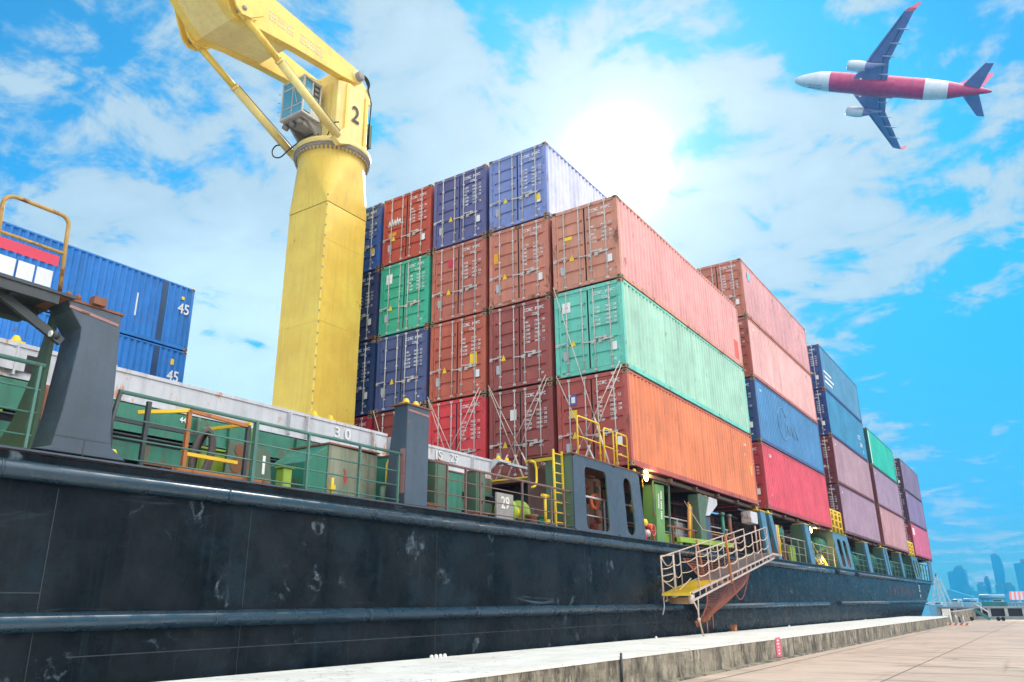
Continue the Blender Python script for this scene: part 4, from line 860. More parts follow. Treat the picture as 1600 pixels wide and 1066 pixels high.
# deck stores in the shade under the containers
def tank(x, y, z, r, ln, label, mt=greenm, name='air_tank', cat='tank'):
    t = thing(name, label, cat, (x, y, DK)); p = MB(); p.lathe([(0, -ln / 2 - r * .45), (r * .6, -ln / 2 - r * .3), (r * .92, -ln / 2 - .06), (r, -ln / 2), (r, ln / 2), (r * .92, ln / 2 + .06), (r * .6, ln / 2 + r * .3), (0, ln / 2 + r * .45)], (x, y, z), 'X', 22); part(p, 'vessel', mt, t)
    p = MB(); p.box(x - ln * .35, x - ln * .2, y - .15, y + .15, DK, z - r * .9); p.box(x + ln * .2, x + ln * .35, y - .15, y + .15, DK, z - r * .9); part(p, 'stand', railb, t); return t
tank(16.5, .7, 4.72, .30, 1.3, 'round ended green tank right behind the top of the gangway')
tank(25.0, .7, 4.62, .36, 1.0, 'round green tank beside the slotted blue plate')
def winch(x, y, label, s=1., mt=greenm):
    t = thing('mooring_winch', label, 'winch', (x, y, DK))
    p = MB(); p.lathe([(0, -.45 * s), (.22 * s, -.45 * s), (.22 * s, .45 * s), (0, .45 * s)], (x, y, DK + .55 * s), 'X', 16); part(p, 'drum', mt, t)
    for k in (-.5, 0, .5): p = MB(); p.lathe([(0, -.03), (.42 * s, -.03), (.42 * s, .03), (0, .03)], (x + k * s, y, DK + .55 * s), 'X', 18); part(p, 'flange', mt, t)
    p = MB(); p.box(x - .8 * s, x - .62 * s, y - .25, y + .25, DK, DK + .9 * s); p.box(x + .62 * s, x + .8 * s, y - .25, y + .25, DK, DK + .7 * s); part(p, 'frame', mt, t)
winch(33.0, .8, 'green mooring winch behind the teal railing under the mauve container', 1.2); winch(39.6, 1.0, 'large green winch glowing beside a lamp near the slim pillar pair', 1.6); winch(46.6, .9, 'green winch under the salmon container', 1.4); winch(53.2, .9, 'green winch left of the farthest slotted plate', 1.5); winch(64.0, 1.2, 'farthest green winch at the stern', 2.0, limem)
for i, (x, z, m_, lab) in enumerate(((15.2, 1.0, rustm, 'brown steel crate under the round ended green tank'), (18.3, .8, limem, 'lime box left of the tapered pillar foot'), (21.8, .75, yelm, 'yellow box low behind the pale railing'), (23.4, .7, greyg, 'grey green chest behind the sloping ladders'), (31.6, .9, pinkm, 'pinkish locker behind the teal railing'), (37.6, .9, hatchm, 'pale locker behind the slim pillar'), (44.8, .9, pinkm, 'dusty pink locker under the salmon container'), (51.6, 1.0, hatchm, 'pale locker near the farthest slotted plate'), (61.5, 1.2, limem, 'lime locker at the stern'))):
    lime(lab, x, x + .8 + i * .08, .5, 1.1, DK, DK + z, m_, 'deck_locker', 'locker')
t = thing('fender_wheels', 'brown A-frame trestle behind the thin pale railing', 'trestle', (16.2, .5, DK))
for k in range(3): p = MB(); x = 14.8 + k * .9; p.bar((x, .4, DK), (x + .4, .4, DK + .85), .09, .06); p.bar((x + .8, .4, DK), (x + .4, .4, DK + .85), .09, .06); part(p, 'leg', rustm, t)
# greenish frames inside
for k, (x, lab) in enumerate(((31.0, 'green upright frame behind the slotted blue plate'), (38.4, 'green upright frame by the third bay'), (45.6, 'green upright frame in the fourth bay'), (57.0, 'green upright frame in the last bay'))):
    t = thing('upright_frame', lab, 'frame', (x, 1.6, DK)); 
    for q in range(2): p = MB(); p.bar((x + q * .9, 1.6, DK), (x + q * .9, 1.6, 5.2), .16, .12); part(p, 'post', greenm, t)
    p = MB(); p.bar((x, 1.6, 4.5), (x + .9, 1.6, 4.5), .1, .1); part(p, 'cross_bar', limem, t)
# floodlights
glow = plain('lamp_glow', (1, .9, .6), .3, emit=(1, .78, .38), es=14.)
def flood(px, py, y, label, r=.075, e=14):
    p0 = at(px, py, Y=y); t = thing('floodlight', label, 'lamp', tuple(p0), 'lit deck floodlights'); p = MB(); p.lathe([(r * .5, .12), (r, .03), (r, 0)], p0, 'Y', 14); p.lathe([(0, .12), (r * .5, .12)], p0, 'Y', 14); part(p, 'housing', railb, t)
    p = MB(); p.lathe([(0, -.025), (r * .6, -.02), (r * .95, 0)], p0, 'Y', 14); part(p, 'glass', glow, t)
    p = MB(); p.tube([(p0.x - .1, p0.y + .06, p0.z), (p0.x - .16, p0.y + .06, p0.z - .12), (p0.x - .14, p0.y + .06, p0.z - .4)], .018, 6); part(p, 'bracket', yelm, t)
    l = bpy.data.lights.new('lamp_light', 'POINT'); l.energy = e; l.color = (1, .68, .32); l.shadow_soft_size = .12; o = bpy.data.objects.new('lamp_light', l); COL.objects.link(o); o.parent = t; o.location = (0, -.25, -.05)
flood(1009, 742, .25, 'bright warm floodlight at the top right corner of the window plate', .21, 35); flood(1267, 826, .5, 'warm floodlight under the crimson container near the tapered pillar', .24, 45); flood(1285, 876, .6, 'yellow lamp low behind the sloping yellow ladders', .17, 25); flood(1374, 868, .8, 'small lamp at the green winch by the slim pillar pair', .13, 15)

# ------------------------------------------------------------------ lashing rods
lashm = paint('lashing_steel', (.60, .50, .42), .5, dirt=.3, rust=.3, bump=0)
cn = ('under the mint green container', 'on the dark brown container', 'on the bright red container', 'on the dark red brown container')
for c in range(4):
    y0 = c * PY; k = 0
    for (ya, yb, z1, w) in ((y0 + .1, y0 + 1.6, Z0 + TP + .05, 'low rod rising to the right'), (y0 + CW - .1, y0 + .9, Z0 + TP + .05, 'low rod rising to the left'), (y0 + .12, y0 + 2.0, Z0 + TP + .15, 'flatter rod rising to the right'), (y0 + CW - .12, y0 + .5, Z0 + 2 * TP + .1 if c == 0 else Z0 + TP + .15, 'steeper rod rising to the left')):
        k += 1
        if c == 3 and k > 2: continue
        t = thing('lashing_rod', '%s, %s in the nearest stack' % (w, cn[c]), 'lashing rod', (-.1, yb, 5.3), 'lashing rods crossing on the nearest stack')
        x = -.10 - .03 * k; a = Vector((x, ya, z1)); b_ = Vector((x - .15, yb, 5.30)); m_ = b_ + (a - b_) * .26
        p = MB(); p.tube([a, m_], .014, 6); part(p, 'rod', lashm, t); p = MB(); p.tube([m_, b_], .03, 6); p.box(b_.x - .05, b_.x + .05, b_.y - .05, b_.y + .05, b_.z - .05, b_.z + .05); part(p, 'turnbuckle', lashm, t)
# lashing bridge deck in front of the stack
t = thing('lashing_walkway', 'narrow rusty walkway at the foot of the nearest stack', 'walkway', (-.6, 2.5, 5.2)); p = MB(); p.box(-.9, -.05, 1.2, 20, 5.16, 5.24); part(p, 'grating', rustm, t); p = MB(); p.bar((-.9, 1.2, 5.27), (-.9, 20, 5.27), .04, .05); part(p, 'kerb', yelm, t)

# ------------------------------------------------------------------ gangway
gwm = paint('gangway_aluminium', (.48, .37, .32), .45, .0, dirt=.35, rust=.16, streak=.2, bump=.1, rustcol=(.34, .16, .07))
gwy = paint('gangway_yellow', (.72, .50, .03), .5, dirt=.4, rust=.2, bump=.2)
roped = paint('rope', (.58, .46, .34), .8, dirt=.4, bump=.3)
XA, ZA, XB, ZB = 1.0, 1.90, 9.7, 3.36
YO, YI = -1.05, -.25
gz = lambda x: ZA + (x - XA) / (XB - XA) * (ZB - ZA)
t = thing('gangway', 'sloping aluminium gangway with rope rails hung on the hull side, yellow lower end', 'gangway', (1, -.65, 1.9))
for y in (YO, YI):
    p = MB(); p.bar((XA, y, ZA + .02), (XB, y, ZB + .02), .04, .05); p.bar((XA + .15, y, ZA - .16), (XB, y, ZB - .14), .04, .05)
    for i in range(18): x = XA + .2 + i * .5; 
    for i in range(17): x = XA + .25 + i * .5; p.bar((x, y, gz(x)), (x, y, gz(x) - .17), .03, .03, up=(1, 0, 0))
    part(p, 'stringer', gwm, t)
p = MB(); n_ = 56
for i in range(n_):
    x = XA + .3 + (XB - XA - .3) * i / n_; p.box(x, x + .055, YI - .03, YO + .03, gz(x) + .02, gz(x) + .04)
part(p, 'tread', paint('tread_metal', (.26, .21, .21), .5, dirt=.5, rust=.3), t)
p = MB(); x1 = 3.3
for i in range(16): x = XA + i * .145; p.box(x, x + .12, YI - .02, YO + .02, gz(x) + .045, gz(x) + .065)
part(p, 'lower_tread', gwy, t)
p = MB(); p.box(XA - .06, XA + .12, YI + .02, YO - .02, ZA - .03, ZA + .05); part(p, 'end_beam', gwy, t)
p = MB(); p.lathe([(0, -.05), (.12, -.05), (.12, .05), (0, .05)], (XA + .1, YO + .02, ZA - .12), 'Y', 16); part(p, 'roller', gwm, t)
p = MB(); p.lathe([(0, -.30), (.09, -.30), (.09, .30), (0, .30)], (XA + .35, -.6, ZA - .16), 'Y', 14); part(p, 'wooden_roller', paint('old_wood', (.34, .20, .09), .8), t)
HT = 1.02
for s, y in enumerate((YO, YI)):
    xs = [XA + .75 + i * .92 for i in range(9)] if s == 0 else [XA + .05, XA + 1.0, XA + 1.5, XA + 2.9, XA + 4.2, XA + 5.5, XA + 6.8, XA + 8.0]
    for i, x in enumerate(xs):
        p = MB(); hh = HT + .02 * math.sin(i * 3.1); p.tube([(x, y, gz(x) - .1), (x - .05, y, gz(x) + hh)], .02, 7); part(p, 'stanchion', gwm, t)
    p = MB(); p.tube([(x - .05, y, gz(x) + HT) for x in xs], .021, 7); part(p, 'handrail', gwm, t)
    for hk in (.38, .68):
        p = MB(); pts = []
        for a, b_ in zip(xs[:-1], xs[1:]):
            for q in range(6): u = q / 6; pts.append((a + (b_ - a) * u, y, gz(a + (b_ - a) * u) + HT * hk - .30 * u * (1 - u) * (1.0 + .5 * math.sin(a * 5 + hk * 9))))
        pts.append((xs[-1], y, gz(xs[-1]) + HT * hk)); p.tube(pts, .014, 5); part(p, 'side_rope', roped, t)
# gate frame at lower end
p = MB()
for y in (YI, -.62): p.tube([(XA, y, ZA), (XA, y, ZA + 1.06)], .022, 7)
p.tube([(XA, YI, ZA + 1.06), (XA + .9, YI, ZA + 1.12)], .02, 6); p.tube([(XA, YI, ZA + .5), (XA + .9, YI, ZA + .6)], .018, 6); part(p, 'end_gate', gwm, t)
p = MB()
for q in range(7): pass
p.tube([(XA + .02, YI - .4 * u, ZA + 1.05 - .9 * u * (1 - u) * 1.2) for u in [i / 8 for i in range(9)]], .014, 5); p.tube([(XA, YI, ZA + .4), (XA + .5, -.5, ZA + .1), (XA + .8, -.8, ZA + .45)], .014, 5); part(p, 'gate_rope', roped, t)
# upper platform with gate posts
p = MB(); p.box(XB - .1, XB + 1.15, YO, YI + .2, ZB - .03, ZB + .04); part(p, 'upper_platform', gwm, t)
for x, y in ((XB + .75, YO), (XB + .98, YO), (XB + .75, YI)): p = MB(); p.tube([(x, y, ZB), (x - .03, y, ZB + 1.12)], .035, 8); part(p, 'gate_post', gwy if x > XB + .9 else gwm, t)
# tackle from above and hanging ropes
t = thing('gangway_tackle', 'cream hoisting tackle rope with orange frame holding the gangway', 'tackle', (5.2, -.6, 2.6))
p = MB(); p.tube([(4.5, YO - .03, gz(4.5) - .25), (4.42, YO - .03, gz(4.5) + .6), (4.3, YO - .03, gz(4.5) + 1.25)], .04, 7); p.tube([(4.5, YI + .03, gz(4.5) - .25), (4.1, YI + .05, gz(4.5) + 1.1)], .04, 7); p.bar((4.5, YI + .06, gz(4.5) - .2), (4.5, YO - .06, gz(4.5) - .2), .08, .06); part(p, 'bail', orangem, t)
p = MB(); p.tube([(4.3, YO, gz(4.5) + 1.25), (4.2, -.4, 3.9), (4.6, .3, 4.9)], .012, 5); part(p, 'rope', roped, t)
t = thing('hanging_rope', 'cream rope dropping from the lower gangway corner to the quay', 'rope', (1.4, -1.08, 1.2)); p = MB(); p.tube([(XA + .1, YO - .02, ZA - .15), (XA + .35, YO - .04, 1.5), (XA + .36, YO - .05, 1.25), (XA + .55, YO - .08, .78)], .02, 6); p.tube([(XA + .5, YO - .02, ZA - .1), (XA + .36, YO - .05, 1.25)], .016, 6); part(p, 'rope', roped, t); p = MB(); p.lathe([(0, -.05), (.045, -.03), (.045, .03), (0, .05)], (XA + .36, YO - .05, 1.25), n=10); part(p, 'knot', roped, t)
t = thing('hanging_rope', 'short pale blue rope end hanging from the inner lower gangway corner', 'rope', (1.0, -.22, 1.5)); p = MB(); p.tube([(XA, YI, ZA - .05), (XA + .02, YI, 1.6), (XA - .12, YI, 1.38)], .016, 6); part(p, 'rope', hatchm, t)
# safety net
netm = paint('net_cord', (.34, .10, .06), .8, dirt=.4, bump=0)
t = thing('safety_net', 'brown red safety net hanging below and behind the gangway', 'net', (5, -.8, 1.5))
def P2(u, v):      # u along the gangway, v downwards
    x = 2.9 + 6.3 * u; ztop = gz(x) + .75 * (1 - u) * (1 - .6 * u)
    lowx = 3.3 + 1.8 * u; lowz = 1.02 + .5 * u * u
    k = v; s = k ** .8
    return Vector((x + (lowx - x) * s, -.16 - .95 * math.sin(PI * min(1, v * 1.05)) * .55 - .12 * v, ztop + (lowz - ztop) * k - .10 * math.sin(PI * k) + .03 * math.sin(9 * u + 5 * v)))
p = MB(); nu, nv = 34, 26
for i in range(nu + 1): p.tube([P2(i / nu, j / nv) for j in range(nv + 1)], .0065, 3, cap=False)
for j in range(nv + 1): p.tube([P2(i / nu, j / nv) for i in range(nu + 1)], .0065, 3, cap=False)
part(p, 'mesh', netm, t)
p = MB(); p.tube([P2(0, j / 20) for j in range(21)], .022, 6); p.tube([P2(1, j / 20) for j in range(21)], .018, 6); part(p, 'border_rope', netm, t)
p = MB(); R = random.Random(2)
for k in range(9): q = P2(R.random(), .9 + .08 * R.random()); p.lathe([(0, -.05), (.05, -.02), (.045, .03), (0, .05)], (q.x - .3, q.y, q.z - .04 * k * .3), n=8)
for k in range(3): q = P2(.2 + .3 * k, 1); p.tube([q, (q.x, q.y, q.z - .42)], .018, 5)
part(p, 'float', orangem, t)
t = thing('slack_rope', 'dark loop of rope hanging on the hull under the top of the gangway', 'rope', (9, -.2, 2.5)); p = MB(); p.tube(cr([(7.2, -.2, gz(7.2) - .1), (7.5, -.2, 2.0), (8.0, -.2, 1.78), (8.6, -.2, 2.1), (9.8, -.2, gz(9.7) - .1)]), .018, 6); part(p, 'rope', netm, t)
# ------------------------------------------------------------------ deck crane number 2
crm = paint('crane_yellow', (.80, .53, .075), .42, dirt=.16, rust=.15, streak=.25, bump=.06, dirtcol=(.42, .28, .09), rustcol=(.34, .15, .04), coat=.1)
crp = paint('crane_yellow_pale', (.80, .60, .20), .45, dirt=.2, rust=.10, streak=.25, bump=.06, dirtcol=(.45, .34, .15))
crw = paint('cab_white', (.52, .49, .44), .45, dirt=.3, rust=.1)
glassm = plain('cab_glass', (.10, .36, .52), .05)
gearm = paint('crane_gear', (.25, .22, .18), .6, dirt=.6, rust=.2)
cable = plain('cable_black', (.02, .025, .03), .6)
CX, CY = -1.87, 11.35
t = thing('deck_crane', 'tall yellow slewing deck crane numbered 2 with twin beam boom and two rams', 'crane', (CX, CY, 3.37))
X0, X1, Y0, Y1 = -2.9, -.85, 10.3, 12.38
p = MB(); p.box(X0, X1, Y0, Y1, 3.37, 15.92); ped = part(p, 'pedestal', crm, t, bevel=.03)
p = MB(); n = 48; zt = 17.95; rc = 1.30; sq = []; ci = []
for j in range(n):
    a = 2 * PI * j / n; dx, dy = math.cos(a), math.sin(a); k = 1 / max(abs(dx), abs(dy))
    sq.append((CX + dx * k * (X1 - X0) / 2, CY - .01 + dy * k * (Y1 - Y0) / 2, 15.925)); ci.append((CX + rc * dx, CY + rc * dy, zt))
off = n // 8
vs = sq + ci; fs = []
# facets fan from the corners of the square, triangles from the middles of its sides
for q in range(4):
    c = off + q * n // 4; lo = c - n // 8; hi = c + n // 8
    for j in range(lo, hi): fs.append((c % n, n + (j + 1) % n, n + j % n)[::-1])
    m1 = (c + n // 8) % n; fs.append((c % n, (c + n // 4) % n, n + m1))
p.add(vs, fs, 0, False); part(p, 'transition', crm, t)
p = MB(); p.lathe([(rc, zt), (rc + .0, 18.25), (rc + .14, 18.33)], (CX, CY, 0), n=48); part(p, 'upper_column', crm, t)
p = MB(); p.lathe([(rc + .05, 18.31), (rc + .17, 18.33), (rc + .17, 18.47)], (CX, CY, 0), n=48, m=0)
for j in range(54): a = 2 * PI * j / 54; x, y = CX + (rc + .10) * math.cos(a), CY + (rc + .10) * math.sin(a); p.box(x - .028, x + .028, y - .028, y + .028, 18.20, 18.32, 0)
rg = part(p, 'bolt_ring', gearm, t)
p = MB(); p.lathe([(rc + .19, 18.471), (rc + .21, 18.50), (rc + .21, 18.68), (rc + .10, 18.74), (1.1, 18.76)], (CX, CY, 0), n=48); part(p, 'slewing_ring', crp, t)
p = MB()
for k in range(24): z = 6.5 + k * .42; p.box(X0 - .02, X0 + .02, Y0 - .02, Y0 + .01, z, z + .05)
part(p, 'edge_clip', gearm, ped)
p = MB()
for z in (7.9, 11.2, 14.4): p.box(X0 - .006, X1 + .006, Y0 - .006, Y1 + .006, z, z + .02)
part(p, 'weld_seam', crm, ped)
# housing
hp = [(-2.75, 10.35), (-2.3, 10.16), (-1.5, 10.16)] + [(-1.62 + 1.02 * math.cos(a), CY + 1.19 * math.sin(a)) for a in [(-80 + 16 * q) * PI / 180 for q in range(11)]] + [(-1.5, 12.54), (-2.3, 12.54), (-2.75, 12.35)]
p = MB(); p.prism(hp, 'Z', 18.74, 21.42); hs = part(p, 'housing', crp, t, bevel=.04, seg=2)
p = MB(); p.box(-2.76, -2.70 - .0, 10.6, 10.72, 18.9, 21.3); p.box(-2.5, -2.44, 10.10, 10.16, 18.8, 21.3); p.box(-1.45, -1.3, 10.10, 10.17, 18.9, 21.2); part(p, 'stiffener', crm, hs)
p = MB(); p.prism([(-2.6, 21.42), (-2.6, 22.05), (-2.1, 22.42), (-1.35, 22.42), (-.75, 21.9), (-.7, 21.42)], 'Y', 10.56, 11.94); part(p, 'pivot_block', crp, t, bevel=.04)
p = MB(); p.lathe([(0, -1.25), (.2, -1.25), (.2, 1.25), (0, 1.25)], (-1.9, CY - .1, 21.95), 'Y', 20); part(p, 'pivot_pin', gearm, t)
textmesh('2', 1.02, plain('number_black', (.05, .045, .05), .6), 'number', t, plane_mat((at(556, 181, Y=10.12).x, 10.12, at(556, 181, Y=10.12).z), (1, 0, 0), (0, 0, 1)), font_scale=(.85, 1))
p = MB()
for k in range(5): rr = .30 + .05 * k; p.tube([(-1.2 + rr * math.cos(a * PI / 8), 10.5 + .07 * k, 22.3 + rr * math.sin(a * PI / 8)) for a in range(-2, 10)], .022, 6)
p.tube([(-1.0, 10.5, 22.1), (-.65, 10.6, 21.6), (-.6, 10.7, 19.5)], .03, 6); part(p, 'hose_loop', cable, t)
p = MB(); p.box(-.60, -.42, 10.7, 11.1, 19.6, 20.7); part(p, 'side_cabinet', greyg, t)
# boom
bot_ = [(-2.0, 21.62), (-2.7, 21.50), (-5.0, 21.22), (-6.6, 20.95), (-7.2, 20.78), (-7.7, 20.70), (-8.05, 20.9), (-8.9, 21.6), (-11, 22.0), (-16, 22.9)]
top_ = [(-16, 24.3), (-11, 23.5), (-8.5, 23.0), (-6.4, 22.62), (-2.7, 22.34), (-2.1, 22.3), (-1.75, 22.1), (-1.7, 21.8)]
for y0, y1 in ((10.18, 10.50), (12.0, 12.32)):
    p = MB(); p.prism(bot_ + top_, 'Y', y0, y1); bm_ = part(p, 'boom_beam', [crm], t, bevel=.015)
    p = MB(); p.lathe([(0, y0 - .03 - CY), (.3, y0 - .03 - CY), (.3, y1 + .03 - CY), (0, y1 + .03 - CY)], (-1.95, CY, 21.95), 'Y', 20); part(p, 'boss', crp, bm_)
p = MB(); b2 = [(-5.2, 21.24)] + [q for q in bot_ if q[0] < -5.2]
vs = [(x, 10.501, z + .03) for x, z in b2] + [(x, 11.999, z + .03) for x, z in b2]; k = len(b2)
p.add(vs, [(i, i + 1, k + i + 1, k + i) for i in range(k - 1)]); p.add([(x, y, z + .04) for x, y, z in vs], [(i, k + i, k + i + 1, i + 1) for i in range(k - 1)])
p.add([(-5.2, 10.501, 21.27), (-5.2, 11.999, 21.27), (-5.6, 11.999, 22.2), (-5.6, 10.501, 22.2)], [(0, 1, 2, 3)]); part(p, 'boom_underplate', crp, t)
for y0, y1 in ((9.72, 9.80), (10.06, 10.179), (12.321, 12.42), (12.66, 12.74)):
    p = MB(); p.prism([(-6.9, 21.1), (-7.4, 20.66), (-7.75, 20.58), (-8.0, 20.75), (-8.3, 21.4), (-8.6, 22.2), (-7.6, 22.0)], 'Y', y0, y1); part(p, 'ram_lug', crm, t, bevel=.01)
p = MB(); p.lathe([(0, 9.68 - CY), (.09, 9.68 - CY), (.09, 12.80 - CY), (0, 12.80 - CY)], (-7.7, CY, 20.86), 'Y', 14); part(p, 'lug_pin', gearm, t)
for (fx, fy, fz), (tx, ty, tz), lb in (((-2.95, 9.93, 18.52), (-7.7, 9.93, 20.84), ''), ((-2.80, 12.52, 18.62), (-7.62, 12.54, 20.88), '')):
    a, b_ = Vector((fx, fy, fz)), Vector((tx, ty, tz)); m_ = a + (b_ - a) * .62
    p = MB(); p.tube([a, m_], .155, 16); p.tube([m_, m_ + (b_ - a) * .015], .175, 16); rm_ = part(p, 'ram_cylinder', crp, t)
    p = MB(); p.tube([m_, b_], .125, 14); p.tube([b_ - (b_ - a).normalized() * .3, b_], .15, 14); part(p, 'ram_rod', crm, rm_)
    p = MB(); p.tube([a + Vector((.2, 0, .22)), m_ + Vector((.1, 0, .22))], .02, 6); part(p, 'ram_hose', gearm, rm_)
    q = MB(); q.prism([(fx - .22, fz - .1), (fx + .1, fz - .28), (fx + .9, fz + .1), (fx + .9, fz + .9), (fx + .3, fz + .55)], 'Y', fy - .03 if fy < CY else fy - .1, fy + .22 if fy < CY else fy + .03); part(q, 'ram_bracket', crp, t, bevel=.01)
# lettering blocks on the boom side, too faded to read
p = MB(); R = random.Random(4); x = -6.35
for k in range(7):
    if k == 3: x += .22; continue
    z = 21.62 + (x + 6.4) * -.0; w = .30; y = 10.172
    for (a0, a1, b0, b1) in ((0, w, 0, .03), (0, w, .33, .36), (0, .03, 0, .36), (w - .03, w, 0, .36), (0, w, .15 + .05 * (k % 2), .18 + .05 * (k % 2)), (.13, .16, 0, .36)):
        p.box(x + a0, x + a1, y, y + .006, z + b0, z + b1)
    x += .40
part(p, 'faded_lettering', paint('letter_cream', (.75, .62, .42), .6, dirt=.3), bm_)
# cab
cx0, cx1, cy0, cy1, cz0, cz1 = -3.9, -3.0, 10.98, 12.22, 19.5, 21.2
c = thing_cab = MB(); e = .07
for x in (cx0, cx1 - e):
    for y in (cy0, cy1 - e): c.box(x, x + e, y, y + e, cz0, cz1)
for z in (cz0, cz1 - .09): c.box(cx0 - .01, cx1 + .01, cy0 - .01, cy1 + .01, z, z + .09)
c.box(cx1 - .03, cx1, cy0 + e, cy1 - e, cz0 + .09, cz1 - .09); c.box(cx0 + .42, cx0 + .50, cy0, cy0 + .04, cz0 + .09, cz1 - .09)
c.box(cx0 + .50, cx1 - e, cy0 + .005, cy0 + .03, cz0 + .09, cz0 + .7); c.box(cx0 + .01, cx0 + .03, cy0 + e, cy1 - e, cz0 + 1.32, cz0 + 1.38)
cabp = part(c, 'cab', crw, t, bevel=.012)
p = MB(); p.box(cx0 + .02, cx0 + .03, cy0 + e, cy1 - e, cz0 + .09, cz0 + 1.32); p.box(cx0 + .02, cx0 + .03, cy0 + e, cy1 - e, cz0 + 1.38, cz1 - .09); p.box(cx0 + e, cx0 + .42, cy0 + .02, cy0 + .03, cz0 + .15, cz1 - .15); part(p, 'window_glass', glassm, cabp)
p = MB(); p.box(cx0 + .52, cx1 - .12, cy0 - .004, cy0 + .004, cz0 + .78, cz1 - .15); part(p, 'louvre', cable, cabp)
p = MB(); ym = (cy0 + cy1) / 2; p.box(cx0 - .005, cx0 + .018, ym - .02, ym + .02, cz0 + .09, cz0 + 1.32); p.box(cx0 - .005, cx0 + .018, cy0 + .08, cy1 - .08, cz0 + .42, cz0 + .46); p.bar((cx0 - .02, cy0 + .3, cz0 + .5), (cx0 - .02, ym - .1, cz0 + 1.2), .02, .02); part(p, 'mullion', crw, cabp)
p = MB()
for k in range(4): p.box(cx0 + .54, cx1 - .14, cy0 - .012, cy0 - .005, cz0 + .85 + k * .22, cz0 + .95 + k * .22)
part(p, 'louvre_slat', gearm, cabp)
p = MB(); p.box(cx0 + .35, cx0 + .75, cy0 + .4, cy0 + .95, cz0 + .1, cz0 + .55); p.box(cx0 + .65, cx0 + .78, cy0 + .4, cy0 + .95, cz0 + .55, cz0 + 1.15); part(p, 'seat', cable, cabp)
p = MB(); p.box(cx0 + .1, cx1 + .3, cy0 + .1, cy1 - .1, cz0 - .12, cz0 - .001); p.box(cx0 + .3, cx1, cy0 + .2, cy0 + .7, cz0 - .34, cz0 - .12); p.prism([(cx0 + .4, cz0 - .1), (cx1 + .4, cz0 - .9), (cx1 + .4, cz0 - .1)], 'Y', cy0 + .1, cy0 + .2); p.prism([(cx0 + .4, cz0 - .1), (cx1 + .4, cz0 - .9), (cx1 + .4, cz0 - .1)], 'Y', cy1 - .2, cy1 - .1)
for k in range(3): p.lathe([(0, -.1), (.1, -.1), (.1, .1), (0, .1)], (cx0 + .2, cy0 + .3 + k * .4, cz0 - .22), 'X', 10)
part(p, 'cab_bracket', gearm, t)
p = MB()
for y in (cy0 + .2, cy0 + .5, cy1 - .3): p.tube([(cx0 + .1, y, cz1), (cx0 + .1, y, cz1 + .12), (cx1 + .1, y, cz1 + .30)], .012, 5)
for z in (19.9, 20.3, 20.7): p.tube([(cx0 - .05, cy1, z), (cx0 - .12, cy1 + .05, z)], .014, 5)
part(p, 'cab_rail', gearm, cabp)
p = MB()
p.tube(cr([(-3.2, 12.6, 18.9), (-3.6, 12.6, 18.75), (-3.72, 12.7, 18.5), (-3.6, 12.75, 18.3), (-3.4, 12.6, 18.32), (-3.3, 12.2, 18.6), (-3.1, 11.6, 19.0), (-2.9, 11.2, 19.2)]), .028, 6)
p.tube(cr([(-2.9, 11.2, 19.2), (-3.0, 10.8, 18.75), (-3.0, 10.5, 18.7), (-2.95, 10.25, 19.2), (-2.8, 10.1, 19.3)]), .025, 6); part(p, 'hose_loop', cable, t)

# ------------------------------------------------------------------ airliner
RW = ((-0.07673882011319838, -0.898083772101157, 0.43307815896924573), (0.8973628105016178, -0.25152836544198875, -0.36259270222484963), (0.4345700631846047, 0.36080329774911757, 0.8252089677876084))
TW = (137.745, 15.22, 112.757)
am_r = paint('airliner_crimson', (.62, .015, .11), .3, dirt=.08, streak=.05, bump=0, coat=.4); am_w = paint('airliner_white', (.80, .76, .80), .3, dirt=.08, streak=.05, bump=0, coat=.4)
am_g = paint('wing_grey_violet', (.26, .23, .48), .4, dirt=.12, streak=.1, bump=0); am_l = paint('fairing_pale', (.45, .46, .60), .4, dirt=.1, bump=0); am_d = paint('airliner_dark', (.05, .05, .09), .5, dirt=.1, bump=0)
t = thing('airliner', 'crimson and white twin engine airliner flying overhead at upper right, seen from below', 'aeroplane', (0, 0, 0))
t.matrix_world = Matrix([list(RW[i]) + [TW[i]] for i in range(3)] + [[0, 0, 0, 1]])
ORG[t.name] = Vector((0, 0, 0))
prof = [(2.2, .02, -.6), (1.9, .42, -.58), (1.2, .85, -.52), (0, 1.28, -.4), (-1.6, 1.64, -.22), (-3.4, 1.98, -.08), (-5.8, 2.12, 0), (-12, 2.15, 0), (-20, 2.15, 0), (-24.9, 2.12, .02), (-26, 2.05, .06), (-29.2, 1.75, .28), (-31.5, 1.30, .52), (-34, .85, .80), (-36, .48, .98), (-36.9, .22, 1.02), (-37.1, .02, 1.02)]
p = MB(); nn = 28; vs = []
for x, r, zc in prof:
    for j in range(nn): a = 2 * PI * j / nn; vs.append((x + (.35 * math.sin(a) if -30 < x < -3 else 0), r * math.cos(a), zc + r * 1.03 * math.sin(a)))
for i in range(len(prof) - 1):
    mi = 1 if (prof[i + 1][0] >= -5.8 or (-29.3 < prof[i + 1][0] and prof[i][0] < -24.8)) else 0
    o = len(p.v) 
    p.add(vs[i * nn:(i + 2) * nn], [(j, (j + 1) % nn, nn + (j + 1) % nn, nn + j) for j in range(nn)], mi, True)
fu = part(p, 'fuselage', [am_r, am_w], t)
p = MB()
bf = [(-9.6, .1), (-10.4, .9), (-11.6, 1.55), (-13.5, 1.9), (-17.0, 1.95), (-19, 1.5), (-20.6, .7), (-21.3, .1)]
vs = []
for x, r in bf:
    for j in range(17): a = PI + PI * j / 16; vs.append((x, 2.15 * math.cos(a) * min(1, r / 1.2), -.85 + (r * .95 + .1) * math.sin(a) * .86))
